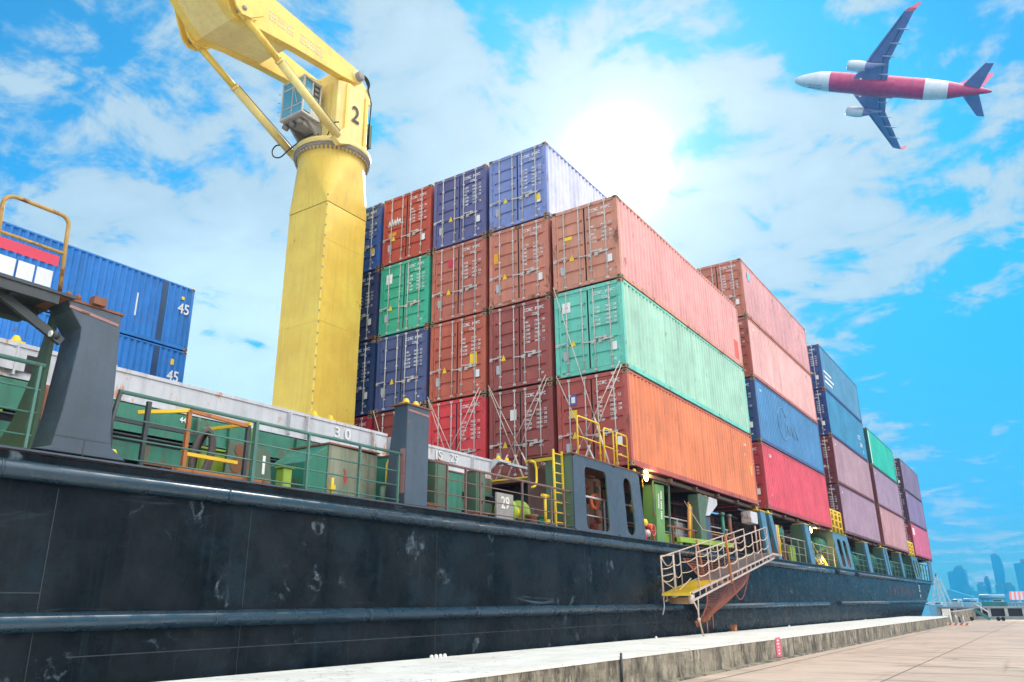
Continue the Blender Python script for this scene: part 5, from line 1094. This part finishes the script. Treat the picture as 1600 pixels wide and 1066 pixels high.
p.add(vs, [(i * 17 + j, i * 17 + j + 1, (i + 1) * 17 + j + 1, (i + 1) * 17 + j) for i in range(len(bf) - 1) for j in range(16)], 0, True); part(p, 'belly_fairing', am_r, t)
def wing(secs, mt, name, vert=False, parent=t):
    """secs: (span position, leading edge x, chord, z, thickness ratio)"""
    q = MB(); vs = []; pr = [(0, 0), (.05, .35), (.25, .5), (.55, .4), (1, .02), (.6, -.28), (.25, -.42), (.05, -.3)]
    for sp, le, ch, z, th in secs:
        for u, w in pr: vs.append((le - u * ch, z + w * th * ch, sp) if vert else (le - u * ch, sp, z + w * th * ch))
    k = len(pr); fs = [(i * k + j, i * k + (j + 1) % k, (i + 1) * k + (j + 1) % k, (i + 1) * k + j) for i in range(len(secs) - 1) for j in range(k)]
    fs += [tuple(range(k)), tuple(range((len(secs) - 1) * k, len(secs) * k))]; q.add(vs, fs, 0, False); return part(q, name, mt, parent)
for s in (1, -1):
    wg = wing([(s * 1.5, -10.6, 7.2, -.9, .12), (s * 6.2, -13.4, 4.3, -.35, .11), (s * 16.6, -19.5, 1.75, .95, .10)], am_g, 'wing')
    p = MB(); 
    for a, b_ in (((-17.3, 2.2, -.88), (-17.2, 6.3, -.42)), ((-17.2, 6.4, -.42), (-19.7, 13.0, .35))):
        p.bar((a[0] + .75, s * a[1], a[2] - .12), (b_[0] + .55, s * b_[1], b_[2] - .08), .13, .05)
    p.bar((-12.6, s * 3.6, -.95), (-19.3, s * 15.6, .68), .10, .05); part(p, 'panel_gap', am_d, wg)
    for yy, ln in ((3.4, 2.0), (7.4, 3.0), (10.2, 2.8), (13.2, 2.4)):
        xl = -17.3 if yy < 6.4 else -17.2 - (yy - 6.4) * .395
        zz = -.9 + (yy - 1.5) * .115; p = MB(); p.lathe([(0, -.9), (.16, -.2), (.18, .6), (.12, 1.3), (0, ln - .6)], (xl, s * yy, zz - .22), 'X', 10)
        for v in range(len(p.v)): p.v[v] = (2 * xl - p.v[v][0] + .5, p.v[v][1], p.v[v][2])
        part(p, 'flap_fairing', am_l, wg)
    p = MB(); p.lathe([(0, 0), (.07, .02), (.04, .1), (0, .12)], (-12.6, s * 2.2, -1.2), 'X', 8); part(p, 'landing_light', plain('landing_light', (1, .9, .7), .3, emit=(1, .8, .4), es=4), wg)
    wing([(s * 16.6, -19.5, 1.75, .95, .10), (s * 17.1, -20.2, 1.5, 1.4, .08), (s * 17.35, -21.4, .7, 3.0, .08)], plain('winglet_pink', (.65, .12, .18), .4), 'winglet', parent=wg)
    wing([(s * .5, -31.3, 3.5, .75, .10), (s * 6.2, -35.0, 1.45, 1.2, .09)], am_g, 'tailplane')
    p = MB(); p.lathe([(.85, -3.6), (1.0, -3.2), (1.12, -2.2), (1.10, -1.0), (.98, -.1), (.90, 0), (.80, -.15), (.78, -.8), (0, -.85)], (-10.1, s * 5.75, -1.95), 'X', 24); en = part(p, 'engine', am_w, t)
    p = MB(); p.lathe([(.83, -3.5), (.6, -4.2), (.5, -4.7), (.3, -4.75), (0, -5.6)], (-10.1, s * 5.75, -1.95), 'X', 18); part(p, 'exhaust', am_g, en)
    p = MB(); p.prism([(-11.0, -1.2), (-12.2, -.75), (-17.2, -.85), (-15.8, -1.35), (-13.5, -1.6)], 'Y', s * 5.75 - .2, s * 5.75 + .2); part(p, 'pylon', am_l, en)
wing([(1.4, -27.0, 7.6, 0, .06), (2.4, -30.2, 4.9, 0, .09), (7.0, -34.0, 2.1, 0, .09)], am_r, 'fin', vert=True)
p = MB()
for x in (-7.9, -10.2, -22.6, -31.0): rr = 2.16 if x > -25 else 1.44; zc = 0 if x > -25 else .44; p.tube([(x + .35 * math.sin(a * PI / 16) * (x > -30), rr * math.cos(a * PI / 16), zc + rr * 1.03 * math.sin(a * PI / 16)) for a in range(32)], .02, 4, closed=True)
for x0_, x1_, y in ((-1.5, -4.6, .35), (-1.5, -4.6, -.35), (-15.6, -18.4, .9), (-15.6, -18.4, -.9)): p.bar((x0_, y, -2.16 if x0_ > -9 else -2.62), (x1_, y, -2.22 if x0_ > -9 else -2.62), .05, .05)
part(p, 'panel_line', am_d, fu)
p = MB()
for x, y in ((-2, -.3), (-4.2, .5), (-8, -.6), (-21, .4)): p.lathe([(.10, 0), (0, -.18)], (x, y, -1.98), n=6)
part(p, 'antenna', am_d, fu)
# ------------------------------------------------------------------ quay
SL = -0.0041063; YW = -0.0068144
zg = lambda x: .36 + SL * (x + 20.375)
yf = lambda x: -2.95 + YW * (x + 20.4)      # foot of the kerb wall
yb_ = lambda x: -.24 + YW * (x + 20.4)
concm = paint('pavement_concrete', (.52, .39, .30), .72, dirt=.45, streak=0, rust=.0, bump=.3, sc=.35, dirtcol=(.24, .20, .17), spec=.35)
t_ = concm.node_tree; n_ = t_.nodes; l_ = t_.links; b_ = next(x for x in n_ if x.type == 'BSDF_PRINCIPLED'); old = b_.inputs['Base Color'].links[0].from_socket
tcn = n_.new('ShaderNodeTexCoord'); mp = n_.new('ShaderNodeMapping'); mp.inputs['Scale'].default_value = (1.6, .35, 1); l_.new(tcn.outputs['Object'], mp.inputs[0])
no = n_.new('ShaderNodeTexNoise'); no.inputs['Scale'].default_value = 1.1; no.inputs['Detail'].default_value = 7; l_.new(mp.outputs[0], no.inputs['Vector'])
mr_ = n_.new('ShaderNodeMapRange'); mr_.inputs[1].default_value = .52; mr_.inputs[2].default_value = .70; mr_.inputs[3].default_value = 0; mr_.inputs[4].default_value = .6; l_.new(no.outputs['Fac'], mr_.inputs[0])
mx_ = n_.new('ShaderNodeMix'); mx_.data_type = 'RGBA'; l_.new(mr_.outputs[0], mx_.inputs[0]); l_.new(old, mx_.inputs[6]); mx_.inputs[7].default_value = (.24, .18, .14, 1)
mp2 = n_.new('ShaderNodeMapping'); mp2.inputs['Scale'].default_value = (.10, 1.4, 1); l_.new(tcn.outputs['Object'], mp2.inputs[0]); no2 = n_.new('ShaderNodeTexNoise'); no2.inputs['Scale'].default_value = 1.2; no2.inputs['Detail'].default_value = 8; no2.inputs['Roughness'].default_value = .7; no2.inputs['Distortion'].default_value = .6; l_.new(mp2.outputs[0], no2.inputs['Vector'])
mr2 = n_.new('ShaderNodeMapRange'); mr2.inputs[1].default_value = .56; mr2.inputs[2].default_value = .72; mr2.inputs[4].default_value = .55; l_.new(no2.outputs['Fac'], mr2.inputs[0])
mx2 = n_.new('ShaderNodeMix'); mx2.data_type = 'RGBA'; l_.new(mr2.outputs[0], mx2.inputs[0]); l_.new(mx_.outputs[2], mx2.inputs[6]); mx2.inputs[7].default_value = (.30, .20, .15, 1)
no3 = n_.new('ShaderNodeTexNoise'); no3.inputs['Scale'].default_value = .9; no3.inputs['Detail'].default_value = 3; l_.new(tcn.outputs['Object'], no3.inputs['Vector']); mr3 = n_.new('ShaderNodeMapRange'); mr3.inputs[1].default_value = .68; mr3.inputs[2].default_value = .74; mr3.inputs[4].default_value = .6; l_.new(no3.outputs['Fac'], mr3.inputs[0])
mx3 = n_.new('ShaderNodeMix'); mx3.data_type = 'RGBA'; l_.new(mr3.outputs[0], mx3.inputs[0]); l_.new(mx2.outputs[2], mx3.inputs[6]); mx3.inputs[7].default_value = (.12, .10, .085, 1); l_.new(mx3.outputs[2], b_.inputs['Base Color'])
g = MB(); xa, xb = -70, 63
g.add([(xa, -120, zg(xa)), (xb, -120, zg(xb)), (xb, yf(xb) + 2.0, zg(xb)), (xa, yf(xa) + 2.0, zg(xa)), (xa, -120, -4), (xb, -120, -4), (xb, yf(xb) + 2.0, -4), (xa, yf(xa) + 2.0, -4)],
      [(0, 1, 2, 3), (4, 7, 6, 5), (0, 4, 5, 1), (1, 5, 6, 2), (2, 6, 7, 3), (3, 7, 4, 0)]); struct(g, 'pavement', concm)
jm = paint('joint_tar', (.20, .15, .12), .8, dirt=.3, streak=0, bump=0)
g = MB()
def strip(x0, y0, x1, y1, w):
    d = Vector((x1 - x0, y1 - y0, 0)).normalized(); nn_ = Vector((-d.y, d.x, 0)) * w / 2; k = 12; R = random.Random(int(x0 * 10))
    for i in range(k):
        a = Vector((x0 + (x1 - x0) * i / k, y0 + (y1 - y0) * i / k, 0)); b = Vector((x0 + (x1 - x0) * (i + 1) / k, y0 + (y1 - y0) * (i + 1) / k, 0))
        q = [a - nn_, b - nn_, b + nn_, a + nn_]; g.add([(v.x, v.y, zg(v.x) + .004) for v in q], [(0, 1, 2, 3)])
for y in (-6.3, -11.3, -16.3, -26.3): strip(-60, y + .2, 62, y + YW * 82, .035)
for x in (-35, -23.4, -11.4, .6, 12.3, 24.3, 36.3, 48.3): strip(x, yf(x), x, -60, .03)
strip(-60, -3.45, 46, -3.45 + YW * 66, .05)
tag(g.build('pavement_joints', jm), kind='structure')
# kerb wall
kerbf = paint('kerb_concrete', (.30, .25, .18), .85, dirt=.9, streak=.2, rust=.30, rustcol=(.035, .030, .020), bump=.6, dirtcol=(.05, .045, .032), sc=1.5)
kerbw = paint('kerb_white_paint', (.76, .72, .66), .6, dirt=.35, streak=.0, rust=.10, bump=.5, dirtcol=(.55, .52, .47), sc=1.2, rustcol=(.22, .19, .15))
def remix(m, build):
    t = m.node_tree; n = t.nodes; l = t.links; b = next(x for x in n if x.type == 'BSDF_PRINCIPLED'); old = b.inputs['Base Color'].links[0].from_socket; tcn = n.new('ShaderNodeTexCoord')
    def noi(st, s, d=6, r=.6, lo=.4, hi=.6, k=1., dist=0.):
        q = n.new('ShaderNodeMapping'); q.inputs['Scale'].default_value = st; l.new(tcn.outputs['Object'], q.inputs[0])
        x = n.new('ShaderNodeTexNoise'); x.inputs['Scale'].default_value = s; x.inputs['Detail'].default_value = d; x.inputs['Roughness'].default_value = r; x.inputs['Distortion'].default_value = dist; l.new(q.outputs[0], x.inputs['Vector'])
        g = n.new('ShaderNodeMapRange'); g.inputs[1].default_value = lo; g.inputs[2].default_value = hi; g.inputs[4].default_value = k; l.new(x.outputs['Fac'], g.inputs[0]); return g.outputs[0]
    def crack(s, w, k):
        x = n.new('ShaderNodeTexNoise'); x.inputs['Scale'].default_value = 3; x.inputs['Detail'].default_value = 6; l.new(tcn.outputs['Object'], x.inputs['Vector'])
        a_ = n.new('ShaderNodeVectorMath'); a_.operation = 'MULTIPLY_ADD'; l.new(x.outputs['Color'], a_.inputs[0]); a_.inputs[1].default_value = (.5, .5, .5); l.new(tcn.outputs['Object'], a_.inputs[2])
        v = n.new('ShaderNodeTexVoronoi'); v.feature = 'DISTANCE_TO_EDGE'; v.inputs['Scale'].default_value = s; l.new(a_.outputs[0], v.inputs['Vector'])
        g = n.new('ShaderNodeMapRange'); g.inputs[1].default_value = w; g.inputs[2].default_value = 0; g.inputs[4].default_value = k; l.new(v.outputs['Distance'], g.inputs[0]); return g.outputs[0]
    def mul(x, y):
        q = n.new('ShaderNodeMath'); q.operation = 'MULTIPLY'; l.new(x, q.inputs[0]); l.new(y, q.inputs[1]); return q.outputs[0]
    def mx(f_, a_, c):
        q = n.new('ShaderNodeMix'); q.data_type = 'RGBA'; l.new(f_, q.inputs[0]); l.new(a_, q.inputs[6]); q.inputs[7].default_value = (*c, 1); return q.outputs[2]
    l.new(build(old, noi, crack, mul, mx), b.inputs['Base Color'])
def kf(c, noi, crack, mul, mx):
    c = mx(noi((1.3, 1.3, .5), 2.0, 9, .75, .44, .60, .92), c, (.045, .038, .026))
    c = mx(noi((3, 3, .8), 1.8, 8, .75, .55, .63, .75), c, (.58, .50, .40))
    c = mx(noi((.5, .5, 3), 2.0, 6, .7, .5, .75, .6), c, (.05, .045, .03)); return c
remix(kerbf, kf)
def kw(c, noi, crack, mul, mx):
    c = mx(mul(crack(2.6, .035, .85), noi((1, 1, 1), .9, 5, .7, .52, .60)), c, (.16, .14, .12))
    c = mx(noi((1, 1, 1), 6, 8, .8, .60, .66, .8), c, (.30, .27, .24)); c = mx(noi((.3, 4, 1), 2, 6, .7, .5, .8, .5), c, (.50, .44, .36))
    c = mx(noi((1, 3, 1), 1.6, 9, .7, .56, .72, .35), c, (.42, .40, .37)); return c
remix(kerbw, kw)
t = thing('kerb_wall', 'long low concrete quay wall with broad white painted top and mossy streaked face', 'wall', (0, -1.7, 0))
HP = .532; xe = 42.5
def slab(mb, x0, x1, f0, f1, z0, z1, m=0, k=40):
    for i in range(k):
        a = x0 + (x1 - x0) * i / k; c = x0 + (x1 - x0) * (i + 1) / k
        A_ = [(x, y, zg(x) + z) for z in (z0, z1) for x, y in ((a, f0(a)), (c, f0(c)), (c, f1(c)), (a, f1(a)))]
        fs = [(4, 5, 6, 7), (0, 1, 5, 4), (2, 3, 7, 6)]
        if i == 0: fs.append((3, 0, 4, 7))
        if i == k - 1: fs.append((1, 2, 6, 5))
        mb.add(A_, fs, m)
p = MB(); slab(p, -40, xe, yf, yb_, -.5, HP - .045); part(p, 'wall_body', kerbf, t)
p = MB(); slab(p, -40, xe, lambda x: yf(x) - .012, lambda x: yb_(x) + .01, HP - .044, HP); part(p, 'white_coping', kerbw, t)
p = MB(); slab(p, -40, xe, lambda x: yf(x) - .16, lambda x: yf(x) - .002, 0.001, .035); part(p, 'kerb_foot', kerbf, t)
p = MB(); xx = at(974, 1040, Y=-3.1).x; p.tube([(xx, yf(xx) - .03, zg(xx) + .02), (xx, yf(xx) - .03, zg(xx) + HP + .06)], .022, 8); p.box(xx - .01, xx + .01, yf(xx) - .01, yf(xx) + .01, 0, 0); part(p, 'steel_rod', railb, t)
t2 = thing('warning_panel', 'small pink sign panel with white figures painted on the quay wall', 'sign', (9, -3.1, .5)); q = at(1219, 1010, Y=-3.16)
p = MB(); p.box(q.x - .22, q.x + .22, yf(q.x) - .02, yf(q.x) - .003, zg(q.x) + .06, zg(q.x) + HP + .0); part(p, 'panel', plain('sign_pink', (.72, .13, .20), .6), t2)
p = MB(); R = random.Random(8)
for k in range(5): z = zg(q.x) + .12 + k * .08; w = R.uniform(.05, .12); p.box(q.x - w, q.x + w * R.uniform(.3, 1), yf(q.x) - .024, yf(q.x) - .0205, z, z + .035)
part(p, 'figures', white_mark, t2)
for i, (px, py, lab) in enumerate(((676, 1023, 'cluster of small white anchor caps on the wall top at the hull, nearest group'), (1023, 994, 'flat white cap on the wall top near the hanging rope'), (1228, 976, 'small white knob on the wall top past the safety net'), (1345, 965, 'faint white knob on the wall top towards the stern'))):
    q = at(px, py + 2, Y=yb_(0) - .02); t2 = thing('anchor_cap', lab, 'cap', (q.x, q.y, q.z)); z = zg(q.x) + HP
    for k in range(4 if i == 0 else 1): p = MB(); p.lathe([(.035, 0), (.035, .03), (.02, .05), (0, .055)], (q.x + k * .12, yb_(q.x) - .06, z), n=10); part(p, 'cap', kerbw, t2)
t2 = thing('rusty_bracket', 'small red brown bracket on the wall top right of the net', 'bracket', (4, -.4, 1)); q = at(1144, 980, Y=-.35); p = MB(); z = zg(q.x) + HP; p.box(q.x - .12, q.x + .1, -.48, -.34, z, z + .16); p.box(q.x - .03, q.x + .03, -.5, -.3, z + .16, z + .2); part(p, 'bracket', orangem, t2)
# end of the wall and far quay
t = thing('wall_end_block', 'tall white block closing the end of the low quay wall', 'wall', (xe, -1.7, 0)); p = MB(); p.box(xe + .01, xe + .5, -3.42, -2.95, -.5, zg(xe) + 1.0); part(p, 'block', kerbw, t)
t = thing('pier_wall', 'grey far pier wall with dark openings and pale posts at the right', 'wall', (63, -8, 0)); XP = 62.5; zp = zg(XP)
p = MB(); p.box(XP, XP + .5, -60, -.6, -1, zp + .25); p.box(XP, XP + .5, -60, -.6, zp + .92, zp + 1.08); part(p, 'rail_beam', paint('pier_grey', (.30, .33, .34), .7, dirt=.5, streak=.4), t)
p = MB()
for i in range(46): y = -.7 - i * 1.3; p.box(XP + .05, XP + .45, y - .12, y + .12, zp + .251, zp + .919)
part(p, 'post', paint('pier_post', (.42, .46, .48), .7, dirt=.5), t)
p = MB(); p.box(XP + .40, XP + .449, -60, -.6, zp + .26, zp + .91); part(p, 'dark_panel', paint('pier_dark', (.05, .045, .05), .8, dirt=.4, rust=.3), t)
t = thing('quay_edge_wall', 'grey stained wall running from the white block to the far pier', 'wall', (52, -3.6, 0)); p = MB(); p.box(43.1, 62.4, -3.55, -3.3, -.5, zg(50) + .80); part(p, 'wall', kerbf, t)
p = MB(); p.box(43.1, 62.4, -3.57, -3.28, zg(50) + .801, zg(50) + .88); part(p, 'coping', paint('pier_cope', (.34, .30, .32), .7, dirt=.5), t)
# barrier, boarding steps, wheels
t = thing('striped_barrier', 'low red and white striped barrier on the pavement at the end of the quay wall', 'barrier', (40, -4.3, .1)); q = at(1490, 973, X=40.0)
p = MB(); y0 = q.y + .75; p.box(40, 40.15, y0 - 1.6, y0, zg(40) + .001, zg(40) + .16); part(p, 'bar', kerbw, t)
p = MB()
for k in range(5): y = y0 - .1 - k * .32; p.add([(39.99, y, zg(40) + .005), (39.99, y - .14, zg(40) + .005), (39.99, y - .24, zg(40) + .155), (39.99, y - .10, zg(40) + .155)], [(0, 1, 2, 3)]); p.add([(40.0, y, zg(40) + .165), (40.0, y - .14, zg(40) + .165), (40.14, y - .14, zg(40) + .165), (40.14, y, zg(40) + .165)], [(0, 1, 2, 3)])
part(p, 'stripe', plain('stripe_orange', (.70, .14, .05), .6), t)
for k, lab in enumerate(('pale bundle of upright posts behind the striped barrier, left one', 'pale bundle of upright posts behind the striped barrier, right one')):
    t = thing('mooring_posts', lab, 'bollard', (41, y0 - .3 - k, .1))
    for q_ in range(3): p = MB(); yy = y0 - .1 - k * .75 - q_ * .2; p.tube([(41.2, yy, zg(41)), (41.2, yy + .04, zg(41) + .62 - .1 * (q_ % 2))], .06, 8); part(p, 'post', (hatchm, railb, hatchm)[q_], t)
t = thing('boarding_steps', 'green sided steps with pale handrails leaning against the far pier wall', 'stairs', (60, -5.2, .1)); q = at(1534, 968, X=60.0); y0 = q.y
p = MB()
for k in range(6): p.box(59.14, 60.06, -4.7 + .17 * k, -4.7 + .17 * k + .16, zg(60) + .13 * k + .05, zg(60) + .13 * k + .09)
part(p, 'tread', greenm, t)
for x in (59.1, 60.1):
    p = MB(); p.bar((x, -4.75, zg(60) + .08), (x, -3.7, zg(60) + .85), .06, .22); part(p, 'side', tealm, t)
    p = MB(); p.tube([(x, -4.75, zg(60) + .62), (x, -3.7, zg(60) + 1.4)], .035, 6)
    for u in (0, .5, 1): p.tube([(x, -4.75 + 1.05 * u, zg(60) + .1 + .8 * u), (x, -4.75 + 1.05 * u, zg(60) + .62 + .78 * u)], .03, 6)
    part(p, 'handrail', hatchm, t)
for px, lab in ((1519, 'black rubber wheel on the pavement left of the boarding steps'), (1561, 'left one of two black wheels lying right of the boarding steps'), (1568.5, 'right one of two black wheels lying right of the boarding steps')):
    q = at(px, 971, X=56.0); t = thing('wheel', lab, 'wheel', (56, q.y, zg(56) + .2)); p = MB(); p.lathe([(.06, -.1), (.14, -.1), (.16, -.05), (.16, .05), (.14, .1), (.06, .1)], (56, q.y, zg(56) + .16), 'X', 18); part(p, 'tyre', cable, t); p = MB(); p.lathe([(0, -.06), (.06, -.06), (.06, .06), (0, .06)], (56, q.y, zg(56) + .16), 'X', 12); part(p, 'hub', railb, t)

# ------------------------------------------------------------------ water and far shore
wm = bpy.data.materials.new('water'); wm.use_nodes = True; b = wm.node_tree.nodes['Principled BSDF']; b.inputs['Base Color'].default_value = (.02, .09, .12, 1); b.inputs['Roughness'].default_value = .12; b.inputs['IOR'].default_value = 1.33
nz = wm.node_tree.nodes.new('ShaderNodeTexNoise'); nz.inputs['Scale'].default_value = .8; nz.inputs['Detail'].default_value = 6; tcw = wm.node_tree.nodes.new('ShaderNodeTexCoord'); wm.node_tree.links.new(tcw.outputs['Object'], nz.inputs['Vector'])
bp = wm.node_tree.nodes.new('ShaderNodeBump'); bp.inputs['Strength'].default_value = .4; bp.inputs['Distance'].default_value = .3; wm.node_tree.links.new(nz.outputs['Fac'], bp.inputs['Height']); wm.node_tree.links.new(bp.outputs[0], b.inputs['Normal'])
g = MB(); g.add([(-150, -880, -2), (1380, -880, -2), (1380, 880, -2), (-150, 880, -2)], [(0, 1, 2, 3)]); struct(g, 'water', wm)
shore = paint('shore_ground', (.16, .17, .15), .9, dirt=.4, sc=.02)
g = MB(); g.add([(640, -870, -1.0), (1370, -870, -1.0), (1370, 870, -1.0), (640, 870, -1.0), (640, -870, -2.5), (640, 870, -2.5)], [(0, 1, 2, 3), (0, 3, 5, 4)]); struct(g, 'far_shore', shore)
def facade(name, col, colw, sx, sz):
    m = bpy.data.materials.new(name); m.use_nodes = True; t = m.node_tree; n = t.nodes; l = t.links; b = n['Principled BSDF']
    tcn = n.new('ShaderNodeTexCoord'); br = n.new('ShaderNodeTexBrick'); mp = n.new('ShaderNodeMapping'); mp.inputs['Rotation'].default_value = (PI / 2, 0, PI / 2); l.new(tcn.outputs['Object'], mp.inputs[0]); l.new(mp.outputs[0], br.inputs['Vector'])
    br.offset = 0; br.inputs['Color1'].default_value = (*colw, 1); br.inputs['Color2'].default_value = (*[c * .6 for c in colw], 1); br.inputs['Mortar'].default_value = (*col, 1)
    br.inputs['Scale'].default_value = 1; br.inputs['Brick Width'].default_value = sx; br.inputs['Row Height'].default_value = sz; br.inputs['Mortar Size'].default_value = .9
    l.new(br.outputs['Color'], b.inputs['Base Color']); b.inputs['Roughness'].default_value = .3; return m
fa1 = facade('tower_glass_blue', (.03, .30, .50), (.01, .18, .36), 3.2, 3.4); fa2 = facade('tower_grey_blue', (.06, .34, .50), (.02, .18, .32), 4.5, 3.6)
def tower(label, pts, depth, mt, X=900., roof=True):
    """pts: outline in the photograph's pixels at distance X, given real depth"""
    P_ = [(at(a, b_, X=X).y, at(a, b_, X=X).z) for a, b_ in pts]; ys = [q[0] for q in P_]
    t = thing('tower_block', label, 'building', (X, sum(ys) / len(ys), -1), 'towers on the far shore'); base = [(max(ys) if False else P_[0][0], -1.5)]
    poly = [(P_[0][0], -1.5)] + P_ + [(P_[-1][0], -1.5)]
    p = MB(); p.prism(poly, 'X', X, X + depth); part(p, 'wall', mt, t)
    zt = max(q[1] for q in P_); yt = [q[0] for q in P_ if q[1] > zt - 3]
    if roof:
        p = MB(); ya, yb = min(yt), max(yt); m_ = (ya + yb) / 2; w = (yb - ya) * .3; p.box(X + 4, X + depth - 4, m_ - w, m_ + w, zt - 1, zt + 1.6); part(p, 'roof_plant', paint('roof_plant', (.2, .25, .3), .7), t)
    p = MB()
    for k in range(1, int(zt / 7)): z = k * 7.; p.box(X - .3, X, min(ys) + .5, max(ys) - .5, z, z + .5) if abs((max(ys) - min(ys))) < 9 else None
    return t
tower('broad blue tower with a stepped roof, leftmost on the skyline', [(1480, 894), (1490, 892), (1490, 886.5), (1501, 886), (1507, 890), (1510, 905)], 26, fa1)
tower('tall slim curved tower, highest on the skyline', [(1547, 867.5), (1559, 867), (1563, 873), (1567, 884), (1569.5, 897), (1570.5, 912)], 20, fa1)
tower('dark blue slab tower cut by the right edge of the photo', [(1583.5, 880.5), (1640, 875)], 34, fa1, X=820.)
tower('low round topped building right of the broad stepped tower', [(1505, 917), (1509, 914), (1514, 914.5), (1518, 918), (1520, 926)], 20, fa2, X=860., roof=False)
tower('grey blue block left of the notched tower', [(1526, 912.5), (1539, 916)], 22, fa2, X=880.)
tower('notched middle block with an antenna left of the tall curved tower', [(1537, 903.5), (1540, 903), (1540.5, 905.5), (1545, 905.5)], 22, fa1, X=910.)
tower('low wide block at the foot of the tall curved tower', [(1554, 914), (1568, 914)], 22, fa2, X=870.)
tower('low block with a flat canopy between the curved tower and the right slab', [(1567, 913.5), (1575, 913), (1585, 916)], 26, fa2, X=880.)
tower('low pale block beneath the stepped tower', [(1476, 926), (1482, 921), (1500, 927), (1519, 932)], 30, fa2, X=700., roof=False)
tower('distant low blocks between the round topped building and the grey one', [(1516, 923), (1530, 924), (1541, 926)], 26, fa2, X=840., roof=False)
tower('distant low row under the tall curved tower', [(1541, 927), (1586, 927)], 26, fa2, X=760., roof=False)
# river craft and jetties
def tnk(label, px0, px1, py, rpx, X, mt, name='storage_tank', cat='tank'):
    a, b_ = at(px0, py, X=X), at(px1, py - .3, X=X); sc = (a - CC).length / F; r = rpx * sc; t = thing(name, label, cat, tuple((a + b_) / 2))
    p = MB(); p.tube([a, b_], r, 18); p.tube([a + (a - b_).normalized() * r * .3, a], r * .75, 18); part(p, 'vessel', mt, t)
    p = MB(); 
    for k in range(5): q = a + (b_ - a) * (k + .5) / 5; p.box(q.x - r * .3, q.x + r * .3, q.y - r * .15, q.y + r * .15, -2, q.z - r * .8)
    part(p, 'saddle', railb, t)
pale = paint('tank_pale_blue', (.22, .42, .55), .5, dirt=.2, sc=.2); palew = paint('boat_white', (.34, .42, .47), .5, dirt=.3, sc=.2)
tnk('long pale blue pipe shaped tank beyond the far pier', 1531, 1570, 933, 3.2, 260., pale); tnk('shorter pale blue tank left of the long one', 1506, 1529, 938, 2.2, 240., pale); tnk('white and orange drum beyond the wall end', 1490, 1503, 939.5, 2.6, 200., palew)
def boat(label, px0, px1, py, hpx, X, mt, cab=True):
    a, b_ = at(px0, py, X=X), at(px1, py, X=X); sc = (a - CC).length / F; h = hpx * sc; t = thing('river_boat', label, 'boat', (X, (a.y + b_.y) / 2, -2), 'boats moored behind the pier'); y0, y1 = b_.y, a.y
    p = MB(); p.prism([(y0 - h * .4, a.z), (y1 + h * .5, a.z + h * .15), (y1, -2.1), (y0, -2.1)], 'X', X, X + 5); part(p, 'hull', mt, t)
    if cab:
        w = (y1 - y0); p = MB(); p.box(X + 1, X + 4, y0 + w * .15, y0 + w * .6, a.z, a.z + h); part(p, 'cabin', palew, t); p = MB(); p.box(X + .96, X + .999, y0 + w * .2, y0 + w * .55, a.z + h * .4, a.z + h * .75); part(p, 'window', blackm, t)
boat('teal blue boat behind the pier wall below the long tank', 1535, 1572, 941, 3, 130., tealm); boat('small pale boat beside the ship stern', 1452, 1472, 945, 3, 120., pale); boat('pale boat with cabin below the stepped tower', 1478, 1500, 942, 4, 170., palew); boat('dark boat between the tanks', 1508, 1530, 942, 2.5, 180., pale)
t = thing('striped_awning', 'red and white striped awning on stilts at the right edge beyond the pier', 'awning', (150, -4, 2)); a, b_ = at(1576, 927, X=150.), at(1625, 927, X=150.); zb = at(1576, 937.5, X=150.).z; k = 14; w = (a.y - b_.y) / k
for c_, mt in ((0, palew), (1, plain('awning_red', (.68, .10, .10), .6))):
    p = MB()
    for i in range(k):
        if i % 2 == c_: y = b_.y + i * w; p.add([(150, y, zb), (150, y + w, zb), (153, y + w, a.z + .3), (153, y, a.z + .3), (156, y, zb), (156, y + w, zb)], [(0, 1, 2, 3), (3, 2, 5, 4)])
    part(p, 'white_stripes' if c_ == 0 else 'red_stripes', mt, t)
p = MB()
for i in range(9): y = b_.y + i * w * 1.7; p.box(150.1, 150.3, y, y + .2, -2, zb)
part(p, 'stilt', palew, t)
# pale lattice crane and its hoist beside the stern
t = thing('harbour_derrick', 'pale lattice derrick with guy wires just right of the ship stern', 'derrick', (140, 12, -2))
wpale = paint('derrick_pale', (.50, .62, .68), .5, dirt=.2, bump=0)
a = at(1462, 897, X=140.); b_ = at(1478, 946, X=140.); c_ = at(1457, 946, X=140.); d_2 = at(1486, 944, X=140.)
for q0, q1 in ((a, b_), (a, c_), (at(1468, 905, X=140.), d_2), (at(1464, 910, X=140.), at(1470, 946, X=140.))): p = MB(); p.bar((140, q0.y, q0.z), (140, q1.y, q1.z), .28, .28); part(p, 'strut', wpale, t)
p = MB()
for k in range(7): u = k / 7; q0 = a + (b_ - a) * u; q1 = a + (c_ - a) * min(1, u + .14); p.bar((140, q0.y, q0.z), (140, q1.y, q1.z), .12, .12)
part(p, 'brace', wpale, t)


# ------------------------------------------------------------------ air
hm = bpy.data.materials.new('haze'); hm.use_nodes = True; t_ = hm.node_tree; t_.nodes.clear(); o_ = t_.nodes.new('ShaderNodeOutputMaterial'); v_ = t_.nodes.new('ShaderNodeVolumePrincipled')
v_.inputs['Color'].default_value = (.04, .50, .98, 1); v_.inputs['Density'].default_value = .0006; v_.inputs['Anisotropy'].default_value = .0; t_.links.new(v_.outputs[0], o_.inputs['Volume'])
g = MB(); g.box(-200, 1400, -900, 900, -5, 150); tag(g.build('haze', hm), kind='stuff', label='thin blue air over harbour and city')
